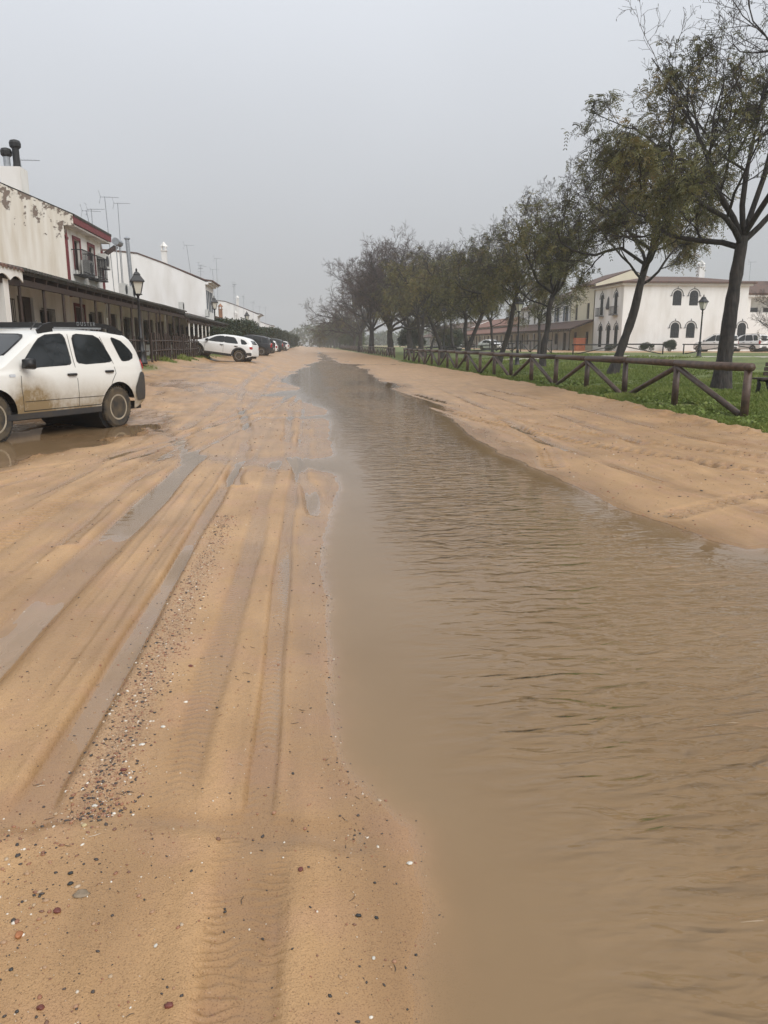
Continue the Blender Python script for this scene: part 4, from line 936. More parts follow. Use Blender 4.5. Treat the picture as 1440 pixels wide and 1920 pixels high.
def chaikin(P, it=2):
    for _ in range(it):
        Q = []
        for i in range(len(P)):
            a, b_ = P[i], P[(i+1) % len(P)]
            Q += [(a[0]*.88+b_[0]*.12, a[1]*.88+b_[1]*.12), (a[0]*.12+b_[0]*.88, a[1]*.12+b_[1]*.88)]
        P = Q
    return P
class Car:
    def __init__(s, name, label, sp, loc, heading, group=None, pitch=0, roll=0, cat='car'):
        s.sp = sp; s.r = thing(name, label, cat, loc, heading, group); s.r.rotation_euler = (roll, pitch, heading)
        s.tx = np.array([p[0] for p in sp['top']]); s.tz = np.array([p[1] for p in sp['top']])
        s.x0, s.x1 = s.tx[0], s.tx[-1]; s.wb = sp['wb']
    def top(s, x):
        # smooth the profile slightly
        return float(sum(np.interp(x+d, s.tx, s.tz)*w for d, w in ((-.05,.25),(0,.5),(.05,.25)))) if s.x0+.06 < x < s.x1-.06 else float(np.interp(x, s.tx, s.tz))
    def w(s, x):
        W = s.sp['w']; f = (x-s.x0)/(s.x1-s.x0)
        return W*(1-s.sp.get('nose',0.16)*max(0,(f-0.80)/0.20)**2.2-s.sp.get('tail',0.08)*max(0,(0.10-f)/0.10)**2)
    def belt(s, x): return min(np.interp(x, *zip(*s.sp['belt'])), s.top(x)-0.03)
    def ys(s, x, z):
        """half width of the body at (x, z)"""
        b = s.belt(x); w = s.w(x); zm = s.sp.get('mid',0.66)
        fl = 0.0
        for xc in (0, s.wb): fl = max(fl, math.exp(-((x-xc)/0.42)**2)*math.exp(-((z-0.62)/0.22)**2))
        if z <= b: return w*(1-0.045*((z-zm)/0.4)**2) + s.sp.get('flare',0.02)*fl
        return w*(1-0.045*((b-zm)/0.4)**2)-(z-b)*s.sp.get('tumble',0.36)-0.02*min(1,(z-b)/0.05)
    def zb(s, x):
        z = s.sp['sill']; ra = s.sp['ra']
        f = (x-s.x0)/(s.x1-s.x0); z += 0.10*max(0,(f-0.90)/0.1)+0.14*max(0,(0.08-f)/0.08)
        for xc in (0, s.wb):
            if abs(x-xc) < ra: z = max(z, s.sp['rw']+math.sqrt(ra*ra-(x-xc)**2))
        return z
    def body(s, m):
        xs = list(np.linspace(s.x0, s.x1, 60))
        for xc in (0, s.wb): xs += [xc+s.sp['ra']*k for k in (-1.001,-.98,-.92,-.8,-.6,-.3,0,.3,.6,.8,.92,.98,1.001)]
        xs = sorted(xs); V = []; n1, n2, n3 = 8, 6, 5
        ring = 0
        for x in xs:
            zb, b, zt = s.zb(x), s.belt(x), s.top(x); zb = min(zb, b-0.02); ze = max(b+0.006, zt-0.05)
            half = [(s.ys(x, zb+(b-zb)*i/n1), zb+(b-zb)*i/n1) for i in range(n1+1)] + [(s.ys(x, b+(ze-b)*i/n2), b+(ze-b)*i/n2) for i in range(1, n2+1)]
            ye = half[-1][0]; ztop = max(zt, ze+0.004)
            half += [(ye*math.cos(a), ze+(ztop-ze)*math.sin(a)**0.8) for a in np.linspace(0, math.pi/2, n3+1)[1:]]
            half[-1] = (0.0, half[-1][1])
            full = half + [(-y, z) for y, z in half[-2::-1]]
            ring = len(full); V += [(x, y, z) for y, z in full]
        F = [(i*ring+k, (i+1)*ring+k, (i+1)*ring+k+1, i*ring+k+1) for i in range(len(xs)-1) for k in range(ring-1)]
        F += [tuple(range(ring-1, -1, -1)), tuple((len(xs)-1)*ring+k for k in range(ring))]
        g = MB(); g.add(V, F); o = g.build('body', m, s.r, True)
        md = o.modifiers.new('edge', 'EDGE_SPLIT'); md.split_angle = R(50)
        g = MB(); g.box((s.x0+0.15,-s.sp['w']+0.10,s.sp['sill']-0.02),(s.x1-0.15,s.sp['w']-0.10,s.sp['sill']+0.10))
        for xc in (0, s.wb): g.lathe([(s.sp['ra']-0.01,-s.sp['w']+0.12),(s.sp['ra']-0.01,s.sp['w']-0.12)], 18, (xc,0,s.sp['rw']), 'y')
        g.build('underbody', M_dark, s.r)
    def scan(s, P, fn, name, m, parent=None, rows=8, cols=6):
        P = chaikin(P); zs_ = [p[1] for p in P]; g = MB(); vs = []
        z0, z1 = min(zs_)+1e-4, max(zs_)-1e-4
        for j in range(rows+1):
            z = z0+(z1-z0)*(0.5-0.5*math.cos(math.pi*j/rows)); X = []
            for i in range(len(P)):
                a, b_ = P[i], P[(i+1) % len(P)]
                if (a[1] > z) != (b_[1] > z): X.append(a[0]+(z-a[1])*(b_[0]-a[0])/(b_[1]-a[1]))
            x0, x1 = (min(X), max(X)) if X else (P[0][0], P[0][0])
            vs += [fn(x0+(x1-x0)*i/cols, z) for i in range(cols+1)]
        g.add(vs, [(j*(cols+1)+i, j*(cols+1)+i+1, (j+1)*(cols+1)+i+1, (j+1)*(cols+1)+i) for j in range(rows) for i in range(cols)])
        return g.build(name, m, parent or s.r, True)
    def side(s, P, name, m, off=0.006, sides=(1,-1), parent=None):
        o = None
        for sg in sides: o = s.scan(P, lambda x, z: (x, sg*(s.ys(x, z)+off), z), name, m, parent)
        return o
    def window(s, P, sides=(1,-1)):
        c = (sum(p[0] for p in P)/len(P), sum(p[1] for p in P)/len(P)); Q = [(c[0]+(p[0]-c[0])*1.07, c[1]+(p[1]-c[1])*1.10) for p in P]
        for sg in sides:
            o = s.side(Q, 'window', M_dark, 0.004, (sg,)); s.side(P, 'pane', M_cglass, 0.010, (sg,), o)
    def endx(s, z, front):
        if not hasattr(s, 'exs'): s.exs = np.linspace(s.x0, s.x1, 300); s.ezs = np.array([s.top(x) for x in s.exs])
        xs = s.exs; i = np.where(s.ezs >= z)[0]
        return float(xs[i[-1]] if front else xs[i[0]])
    def end(s, P, front, name, m, off=0.012, parent=None, bow=0.10):
        sg = 1 if front else -1
        return s.scan(P, lambda y, z: (s.endx(z, front)+sg*off-sg*bow*(abs(y)/s.sp['w'])**2.5*0.9, y, z+off*0.5), name, m, parent)
    def seam(s, P, wd=0.010, sides=(1,-1), m=None, name='panel_gap'):
        for sg in sides:
            g = MB()
            for i in range(len(P)-1):
                (xa, za), (xb, zb_) = P[i], P[i+1]; L = math.hypot(xb-xa, zb_-za); nx, nz = -(zb_-za)/L*wd/2, (xb-xa)/L*wd/2; q = []
                for k in range(4):
                    t = k/3; x, z = xa+(xb-xa)*t, za+(zb_-za)*t; q.append(((x+nx),(z+nz),(x-nx),(z-nz)))
                for k in range(3):
                    f = lambda x, z: (x, sg*(s.ys(x, z)+0.003), z)
                    g.quad(f(q[k][0],q[k][1]), f(q[k+1][0],q[k+1][1]), f(q[k+1][2],q[k+1][3]), f(q[k][2],q[k][3]))
            g.build(name, m or M_seam, s.r)
    def wheels(s, rim_m, spokes=10, hub=0.10, steer=0.0):
        rw = s.sp['rw']; tw = 0.105; rr = rw*0.62
        ty = MB(); ty.lathe([(rr,-tw),(rw*0.90,-tw-0.005),(rw*0.97,-tw*0.85),(rw,-tw*0.55),(rw,tw*0.55),(rw*0.97,tw*0.85),(rw*0.90,tw+0.005),(rr,tw)], 32, (0,0,0), 'y')
        for k in range(40):                                                 # tread blocks
            a = 2*math.pi*k/40; c, sn = math.cos(a), math.sin(a)
            for y0, y1, da in ((-tw*0.8,-0.01,0.0),(0.01,tw*0.8,0.08)):
                q = a+da; c, sn = math.cos(q), math.sin(q)
                ty.bar((c*rw,y0,sn*rw),(c*rw,y1,sn*rw),0.03,0.016,(c,0,sn))
        tm = ty.mesh('tyre', M_tyre, False)
        ri = MB(); ri.lathe([(rr+0.004,0.085),(rr+0.004,0.108),(rr-0.02,0.110),(rr-0.035,0.085),(rr*0.86,0.065),(rr*0.84,-0.05)], 32, (0,0,0), 'y')
        for k in range(spokes):
            a = 2*math.pi*k/spokes; h = math.pi/spokes*0.55
            pts = [((rr*0.88)*math.cos(a-h*0.9),(rr*0.88)*math.sin(a-h*0.9)),((rr*0.88)*math.cos(a+h*0.9),(rr*0.88)*math.sin(a+h*0.9)),((rr*0.5)*math.cos(a+h*1.5),(rr*0.5)*math.sin(a+h*1.5)),((rr*0.5)*math.cos(a-h*1.5),(rr*0.5)*math.sin(a-h*1.5))]
            ri.prism([(x,0.045,z) for x,z in pts], (0,0.03,0))
        ri.lathe([(rr*0.62,0.04),(rr*0.62,0.082),(rr*0.45,0.075),(rr*0.28,0.060),(hub*0.6,0.085),(0.01,0.085)], 24, (0,0,0), 'y')
        rm = ri.mesh('rim', rim_m, False)
        dm = MB(); dm.lathe([(rr*0.98,-0.02),(rr*0.98,0.0)], 20, (0,0,0), 'y'); dk = dm.mesh('brake_disc', M_dark)
        for xc in (0, s.wb):
            for sg in (1, -1):
                e = bpy.data.objects.new('wheel', None); C.objects.link(e); e.parent = s.r; e.location = (xc, sg*(s.sp['w']-0.125), rw)
                e.rotation_euler = (0, random.Random(xc+sg).uniform(0, 3), (0 if sg > 0 else math.pi)+(steer if xc else 0))
                for nm, me in (('tyre', tm), ('rim', rm), ('brake_disc', dk)):
                    o = bpy.data.objects.new(nm, me); C.objects.link(o); o.parent = e
    def mirror(s, x, z, m=None):
        for sg in (1, -1):
            g = MB(); y = s.ys(x, z); g.tube([(x,sg*(y-0.02),z-0.03),(x-0.02,sg*(y+0.10),z)], 0.025, 6)
            g.add([(x-0.06,sg*(y+0.06),z-0.06),(x-0.05,sg*(y+0.25),z-0.05),(x-0.05,sg*(y+0.25),z+0.09),(x-0.06,sg*(y+0.07),z+0.10),(x+0.09,sg*(y+0.09),z-0.05),(x+0.07,sg*(y+0.22),z-0.03),(x+0.06,sg*(y+0.22),z+0.06),(x+0.08,sg*(y+0.09),z+0.08)],
                  [(0,1,2,3),(4,7,6,5),(0,4,5,1),(1,5,6,2),(2,6,7,3),(3,7,4,0)]); g.build('mirror', m or M_dark, s.r, True)
    def handle(s, x, z):
        for sg in (1, -1):
            g = MB(); y = s.ys(x, z); g.tube([(x-0.10,sg*(y+0.004),z),(x-0.07,sg*(y+0.030),z),(x+0.07,sg*(y+0.030),z),(x+0.10,sg*(y+0.004),z)], [0.018,0.022,0.022,0.018], 6); g.build('door_handle', M_dark, s.r, True)

DUST = dict(w=0.89, wb=2.67, rw=0.345, ra=0.43, sill=0.30, flare=0.045, tumble=0.27, nose=0.20, tail=0.12,
    top=[(-.84,.55),(-.83,1.04),(-.76,1.24),(-.58,1.50),(-.46,1.57),(0.0,1.62),(0.6,1.645),(1.1,1.64),(1.45,1.60),(1.62,1.55),(2.38,1.12),(2.50,1.085),(3.1,1.00),(3.34,.88),(3.42,.72),(3.48,.45)],
    belt=[(-.84,1.06),(0,1.04),(1.0,1.01),(2.2,.98),(3.5,.90)])
dx, dy = -4.44, 15.75
hd = R(180+60)
def seat(sp, x, y, heading):
    """rest a car's four wheels on the ground: mean height, pitch and roll"""
    c, s = math.cos(heading), math.sin(heading); q = []
    for a, b_ in ((0,.75),(0,-.75),(sp['wb'],.75),(sp['wb'],-.75)):
        px, py = x+a*c-b_*s, y+a*s+b_*c; q.append(max(gz(px, py), -0.035))
    zr, zf = (q[0]+q[1])/2, (q[2]+q[3])/2
    return (x, y, zr), -math.atan2(zf-zr, sp['wb']), math.atan2(((q[0]+q[2])-(q[1]+q[3]))/2, 1.5)
loc, pt, rl = seat(DUST, dx, dy, hd)
K = Car('parked_car', 'muddy white off-road car with black roof rails standing in a puddle', DUST, loc, hd, None, pt, rl)
K.r.scale = (1.03,1.03,1.12)
K.body(P_white_mud); K.wheels(M_steel, 10, 0.12, R(4))
K.window([(2.02,1.05),(1.94,1.18),(1.60,1.46),(1.44,1.525),(1.04,1.545),(1.02,1.06)])
K.window([(.86,1.07),(.84,1.545),(.26,1.52),(.02,1.10)])
K.window([(-.06,1.50),(-.30,1.45),(-.54,1.25),(-.53,1.17),(-.34,1.11),(-.22,1.11)])
ws = K.end([(-.60,1.17),(.60,1.17),(.50,1.55),(-.50,1.55)], True, 'windscreen', M_dark, 0.010); K.end([(-.56,1.19),(.56,1.19),(.47,1.53),(-.47,1.53)], True, 'pane', M_cglass, 0.016, ws)
ws = K.end([(-.55,1.14),(.55,1.14),(.46,1.48),(-.46,1.48)], False, 'rear_window', M_dark, 0.008); K.end([(-.51,1.17),(.51,1.17),(.43,1.45),(-.43,1.45)], False, 'pane', M_cglass, 0.014, ws)
K.seam([(2.12,.42),(2.14,.75),(2.10,1.02)]); K.seam([(.95,.42),(.95,1.03),(.94,1.55)]); K.seam([(.45,.42),(.33,.50),(.14,.80),(.02,.92),(.04,1.06)]); K.seam([(.02,1.06),(.20,1.52)])
K.seam([(.45,.42),(2.12,.42)], 0.012); K.seam([(2.1,.56),(.32,.56)], 0.008)
K.seam([(2.45,.345),(.42,.345)], 0.09, m=M_clad, name='sill_cladding')
K.side([(-.82,.44),(-.82,.90),(-.66,.93),(-.42,.64),(-.50,.42)], 'rear_bumper', M_clad, 0.014)
K.side([(3.46,.40),(3.44,.62),(3.10,.60),(3.12,.40)], 'front_bumper', M_clad, 0.012)
K.side([(-.83,.98),(-.82,1.14),(-.74,1.12),(-.76,.96)], 'tail_lamp', M_tail, 0.012)
K.side([(3.38,.74),(3.30,.92),(3.02,.92),(3.10,.76)], 'headlamp', M_lens, 0.012)
K.side([(2.22,.93),(2.22,.97),(2.34,.97),(2.34,.93)], 'side_indicator', M_lens, 0.008)
K.end([(-.52,.62),(.52,.62),(.52,.80),(-.52,.80)], True, 'grille', M_dark, 0.01, bow=0.2)
K.end([(-.70,.45),(.70,.45),(.74,.72),(-.74,.72)], False, 'rear_bumper', M_clad, 0.02, bow=0.2)
K.handle(1.06, .93); K.handle(.18, .955); K.mirror(2.02, 1.10)
for sg in (1, -1):
    g = MB(); yr = lambda x: sg*(K.ys(x, K.top(x)-0.05)-0.05)
    pr = [(1.52,1.585,.03),(1.40,1.655,.045),(1.22,1.69,.05),(.6,1.705,.045),(.0,1.69,.045),(-.25,1.645,.04),(-.42,1.575,.02)]
    for i in range(len(pr)-1):
        (xa, za, ha), (xb, zb_, hb) = pr[i], pr[i+1]
        g.bar((xa,yr(xa),za),(xb,yr(xb),zb_),0.045,2*(ha+hb)/2*0.9)
    for x in (1.40,1.28,-.15,-.32): g.bar((x,yr(x),1.52),(x,yr(x),np.interp(-x,[-p[0] for p in pr],[p[1] for p in pr])),0.05,0.14)
    rl_ = g.build('roof_rail', M_dark, K.r)
    g = MB(); g.bar((1.18,yr(1.0)+sg*0.022,1.645),(.10,yr(.3)+sg*0.022,1.650),0.012,0.03); g.build('rail_insert', M_galv, rl_)
    cu = bpy.data.curves.new('lettering', 'FONT'); cu.body = 'DUSTER'; cu.size = 0.085; cu.extrude = 0.002; cu.space_character = 1.6; cu.align_x = 'CENTER'
    to = bpy.data.objects.new('lettering', cu); C.objects.link(to)
    me = bpy.data.meshes.new_from_object(to.evaluated_get(bpy.context.evaluated_depsgraph_get())); bpy.data.objects.remove(to); me.materials.append(M_galv) if not me.materials else None
    o = link('lettering', me, rl_); o.location = (0.45, yr(0.45)+sg*0.026, 1.69); o.rotation_euler = (R(90), 0, R(180) if sg > 0 else 0)
g = MB(); g.tube([(1.30,0.25,1.62),(1.16,0.25,1.76)], [0.012,0.006], 5); g.build('roof_antenna', M_dark, K.r)

CROSS = dict(w=0.86, wb=2.60, rw=0.335, ra=0.41, sill=0.27, flare=0.02, tumble=0.34, nose=0.25, tail=0.14,
    top=[(-.76,.50),(-.74,.95),(-.68,1.08),(-.50,1.28),(-.30,1.40),(.1,1.46),(.7,1.48),(1.2,1.46),(1.6,1.38),(2.35,1.05),(2.45,1.01),(3.1,.93),(3.32,.80),(3.40,.60),(3.42,.40)],
    belt=[(-.8,.98),(0,.95),(2.4,.90),(3.5,.85)])
def crossover(label, x, y, hd, P=P_white):
    loc, pt, rl = seat(CROSS, x, y, hd); k = Car('parked_car', label, CROSS, loc, hd, None, pt, rl)
    k.body(P); k.wheels(M_alloy, 7, 0.09)
    k.window([(2.02,1.0),(1.55,1.28),(1.30,1.345),(1.02,1.36),(1.0,.99)]); k.window([(.96,.99),(.98,1.36),(.40,1.355),(.12,1.01)])
    k.window([(.02,1.30),(-.22,1.25),(-.42,1.10),(-.30,1.03),(-.08,1.02)])
    ws = k.end([(-.58,1.08),(.58,1.08),(.48,1.39),(-.48,1.39)], True, 'windscreen', M_cglass, 0.012); k.end([(-.52,1.08),(.52,1.08),(.45,1.28),(-.45,1.28)], False, 'rear_window', M_cglass, 0.012)
    for xc in (0, k.wb):
        k.seam([(xc+0.455*math.cos(t),k.sp['rw']+0.455*math.sin(t)) for t in np.linspace(-.05,math.pi+.05,14)], 0.085, m=M_clad, name='arch_cladding')
    k.seam([(2.15,.33),(.45,.33)], 0.12, m=M_clad, name='sill_cladding'); k.seam([(.98,.42),(.98,.97)]); k.seam([(2.1,.42),(2.1,.95)])
    k.side([(-.74,.42),(-.72,.60),(-.44,.58),(-.47,.42)], 'rear_bumper', M_clad, 0.012); k.side([(3.40,.42),(3.36,.62),(3.08,.60),(3.1,.42)], 'front_bumper', M_clad, 0.012)
    k.side([(-.75,.80),(-.74,.94),(-.58,.93),(-.60,.80)], 'tail_lamp', M_tail, 0.012); k.side([(3.36,.70),(3.30,.80),(3.02,.78),(3.08,.68)], 'headlamp', M_dark, 0.012)
    k.handle(1.08,.86); k.handle(.22,.87); k.mirror(1.98,1.02)
    return k
crossover('white crossover with black wheel-arch cladding parked below the shrubs', -3.95, 47.5, R(180-12))

SUV = dict(w=0.94, wb=2.85, rw=0.37, ra=0.45, sill=0.30, flare=0.02, tumble=0.32, nose=0.22, tail=0.12,
    top=[(-.92,.55),(-.90,1.05),(-.80,1.22),(-.55,1.58),(-.40,1.66),(.2,1.72),(1.0,1.73),(1.55,1.66),(2.35,1.20),(2.5,1.15),(3.3,1.05),(3.6,.90),(3.68,.60),(3.70,.42)],
    belt=[(-.9,1.12),(0,1.08),(2.4,1.02),(3.7,.95)])
HATCH = dict(w=0.84, wb=2.50, rw=0.31, ra=0.38, sill=0.24, flare=0.012, tumble=0.34, nose=0.24, tail=0.12,
    top=[(-.68,.50),(-.66,.92),(-.58,1.05),(-.35,1.36),(-.2,1.43),(.5,1.48),(1.0,1.47),(1.4,1.38),(2.2,.98),(2.35,.94),(2.95,.84),(3.15,.70),(3.22,.40)],
    belt=[(-.7,.95),(0,.92),(2.3,.87),(3.3,.80)])
SALOON = dict(w=0.88, wb=2.70, rw=0.32, ra=0.39, sill=0.23, flare=0.012, tumble=0.38, nose=0.26, tail=0.14,
    top=[(-.98,.50),(-.95,.90),(-.85,.98),(-.45,1.04),(.15,1.38),(.5,1.45),(1.1,1.46),(1.5,1.38),(2.3,.98),(2.45,.94),(3.2,.83),(3.45,.68),(3.52,.38)],
    belt=[(-1,.92),(0,.93),(2.3,.88),(3.5,.80)])
VAN = dict(w=0.90, wb=2.73, rw=0.32, ra=0.39, sill=0.26, flare=0.015, tumble=0.17, nose=0.24, tail=0.04,
    top=[(-.80,.50),(-.79,1.0),(-.76,1.30),(-.66,1.74),(-.55,1.79),(.3,1.82),(1.2,1.80),(1.65,1.70),(2.35,1.20),(2.5,1.14),(3.0,1.04),(3.3,.85),(3.40,.60),(3.42,.40)],
    belt=[(-.8,1.10),(0,1.08),(2.3,1.04),(3.4,.98)])
def simple_car(label, sp, x, y, hd, P, rails=False, cat='car', name='parked_car'):
    loc, pt, rl = seat(sp, x, y, hd); k = Car(name, label, sp, loc, hd, None, pt, rl, cat); k.body(P); k.wheels(M_alloy, 6, 0.09)
    T = lambda x: k.top(x)-0.10; B = lambda x: k.belt(x)+0.05
    zmax = max(sp_[1] for sp_ in sp['top'])
    f0 = max(p[0] for p in sp['top'] if p[1] > zmax-0.09)           # roof front
    wsx = k.endx(B(2.0)+0.06, True)
    k.window([(wsx-0.30,B(wsx-.3)),(f0+0.02,T(f0)),(1.02,T(1.0)),(1.0,B(1.0))]); k.window([(.92,B(.9)),(.94,T(.9)),(.25,T(.3)),(.06,B(.1))])
    if sp in (VAN, SUV, HATCH): k.window([(-.03,B(0)),(.12,T(0.1)),(-.32,T(-.3)-0.03),(-.50,B(-.5)+0.02)])
    zb = B(wsx)+0.02; zt = zmax-0.12
    yt = k.ys(f0, zt)-0.06; yb = k.ys(wsx, zb)-0.10
    k.end([(-yb,zb+0.04),(yb,zb+0.04),(yt,zt),(-yt,zt)], True, 'windscreen', M_cglass, 0.012)
    k.end([(-yb*.88,zb+0.05),(yb*.88,zb+0.05),(yt*.92,zt-0.03),(-yt*.92,zt-0.03)], False, 'rear_window', M_cglass, 0.014, bow=0.04)
    xr = k.x0
    zl = sp['belt'][0][1]
    k.side([(xr+.02,zl-0.28),(xr+.03,zl+(0.10 if sp in (VAN, SUV) else 0)),(xr+.16,zl+(0.08 if sp in (VAN, SUV) else -.02)),(xr+.15,zl-0.28)], 'tail_lamp', M_tail, 0.012)
    for sg in (1, -1): k.end([(sg*(sp['w']-.20),zl-.26),(sg*(sp['w']-.05),zl-.26),(sg*(sp['w']-.06),zl),(sg*(sp['w']-.19),zl)], False, 'tail_lamp', M_tail, 0.02, bow=0.05)
    k.side([(k.x1-.06,.60),(k.x1-.10,.78),(k.x1-.42,.80),(k.x1-.36,.66)], 'headlamp', M_lens, 0.014)
    for sg in (1, -1): k.end([(sg*.42,.60),(sg*.74,.62),(sg*.70,.74),(sg*.44,.70)], True, 'headlamp', M_lens, 0.03, bow=0.34)
    k.end([(-.38,.52),(.38,.52),(.38,.66),(-.38,.66)], True, 'grille', M_dark, 0.02, bow=0.2); k.end([(-.26,.66),(.26,.66),(.26,.77),(-.26,.77)], False, 'number_plate', M_plate, 0.025, bow=0)
    k.end([(-.75,.40),(.75,.40),(.78,.55),(-.78,.55)], False, 'rear_bumper', M_clad, 0.03, bow=0.15)
    k.seam([(.96,.36),(.96,B(1)-.05)]); k.seam([(wsx-.25,.36),(wsx-.25,B(2)-.05)]); k.handle(1.06,B(1)-.14); k.handle(.2,B(.2)-.14); k.mirror(wsx-.30,B(2)+.03, None)
    if rails:
        for sg in (1, -1):
            g = MB(); y = sg*(k.ys(.5, k.top(.5)-.05)-.06); g.tube([(-.4,y,k.top(-.4)-.01),(-.25,y,k.top(-.2)+.05),(1.2,y,k.top(1.2)+.05),(1.4,y,k.top(1.4)-.01)], 0.018, 6); g.build('roof_rail', M_clad, k.r)
    return k
simple_car('black sport utility car parked behind the white crossover', SUV, -4.15, 72.5, R(180-8), P_black, True)
simple_car('small white car parked between two dark cars', HATCH, -4.35, 93.0, R(180-4), P_white)
simple_car('dark green car parked between the two small white cars', SUV, -4.3, 109.0, R(180-10), P_green)
simple_car('farthest white car of the row by the shrubs', HATCH, -3.7, 124.0, R(180-6), P_white)
simple_car('white van nearest the lantern across the park', VAN, 44.0, 79.0, R(128), P_white, True, 'van', 'parked_van')
simple_car('white van half behind the dark tree trunk', VAN, 47.6, 79.5, R(118), P_white, True, 'van', 'parked_van')
simple_car('black car parked next to the white vans', SALOON, 51.3, 80.0, R(112), P_black)
simple_car('white saloon facing the lawn under the trees', SALOON, 25.8, 113.0, R(-58), P_white)
simple_car('white van facing the street under the trees', VAN, 20.6, 113.0, R(-85), P_white, False, 'van', 'parked_van')
# ------------------------------------------------------------------ trees
M_bark = mat('wet_dark_bark', (0.045,0.036,0.030), 0.75, 0.5, 5, 0.03, 14, col2=(0.016,0.014,0.013))
M_twig = mat('dark_twig', (0.055,0.042,0.038), 0.8, 0.3, 5)
M_twig2 = mat('grey_brown_twig', (0.095,0.067,0.057), 0.85, 0.3, 5)
M_leaf = attr_mat('olive_leaf', [(0.0,(0.055,0.056,0.028)),(1.0,(0.26,0.18,0.075)),(0.45,(0.130,0.130,0.048)),(0.8,(0.19,0.155,0.056))], 0.55, translucent=0.25)
M_leaf2 = attr_mat('far_green_leaf', [(0.0,(0.030,0.042,0.016)),(1.0,(0.10,0.12,0.035)),(0.5,(0.060,0.078,0.024))], 0.6, translucent=0.2)
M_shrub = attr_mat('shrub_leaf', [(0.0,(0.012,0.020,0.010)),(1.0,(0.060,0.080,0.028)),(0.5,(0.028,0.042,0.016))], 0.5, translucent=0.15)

def stretch_bump(m, sc):
    n, l = nodes_of(m); t = [q for q in n if q.type == 'TEX_COORD'][0]; z = [q for q in n if q.type == 'BUMP'][0].inputs['Height'].links[0].from_node
    mp = n.new('ShaderNodeMapping'); mp.inputs['Scale'].default_value = sc; l.new(t.outputs['Object'], mp.inputs[0]); l.new(mp.outputs[0], z.inputs['Vector'])
stretch_bump(M_bark, (1,1,0.22)); [q for q in M_bark.node_tree.nodes if q.type == 'BUMP'][0].inputs['Distance'].default_value = 0.07
class Tubes:
    """tapered branches collected as arrays"""
    def __init__(s): s.V = []; s.F = []; s.n = 0
    def add(s, P, Rr, sides):
        P = np.asarray(P, float); m = len(P)
        d = np.gradient(P, axis=0); d /= np.linalg.norm(d, axis=1, keepdims=True)+1e-9
        u = np.where(np.abs(d[:, 2:3]) < 0.9, np.array([[0,0,1.0]]), np.array([[1.0,0,0]]))
        a = np.cross(d, u); a /= np.linalg.norm(a, axis=1, keepdims=True)+1e-9; b = np.cross(a, d)
        t = np.arange(sides)*2*np.pi/sides
        V = P[:, None] + np.asarray(Rr)[:, None, None]*(a[:, None]*np.cos(t)[None, :, None]+b[:, None]*np.sin(t)[None, :, None])
        i = np.arange(m-1)[:, None]*sides; k = np.arange(sides)[None]; k2 = (k+1) % sides
        s.V.append(V.reshape(-1, 3)); s.F.append(np.stack([i+k, i+sides+k, i+sides+k2, i+k2], -1).reshape(-1, 4)+s.n); s.n += m*sides
    def mesh(s, name, m): return np_mesh(name, np.concatenate(s.V), np.concatenate(s.F), m, True)
def unit(v): return v/(np.linalg.norm(v, axis=-1, keepdims=True)+1e-9)
def add_many(tb, P, Rr, sides):
    """many branches (N, n, 3) with radii (N, n) at once"""
    N, m, _ = P.shape; d = unit(np.gradient(P, axis=1))
    u = np.where(np.abs(d[..., 2:3]) < 0.9, np.array([0,0,1.0]), np.array([1.0,0,0])); a = unit(np.cross(d, u)); b = np.cross(a, d)
    t = np.arange(sides)*2*np.pi/sides
    V = P[:, :, None]+Rr[:, :, None, None]*(a[:, :, None]*np.cos(t)[:, None]+b[:, :, None]*np.sin(t)[:, None])
    i = np.arange(m-1)[:, None]*sides; k = np.arange(sides)[None]; k2 = (k+1) % sides
    F = np.stack([i+k, i+sides+k, i+sides+k2, i+k2], -1).reshape(-1, 4)
    tb.V.append(V.reshape(-1, 3)); tb.F.append((F[None]+(np.arange(N)*m*sides)[:, None, None]).reshape(-1, 4)+tb.n); tb.n += N*m*sides
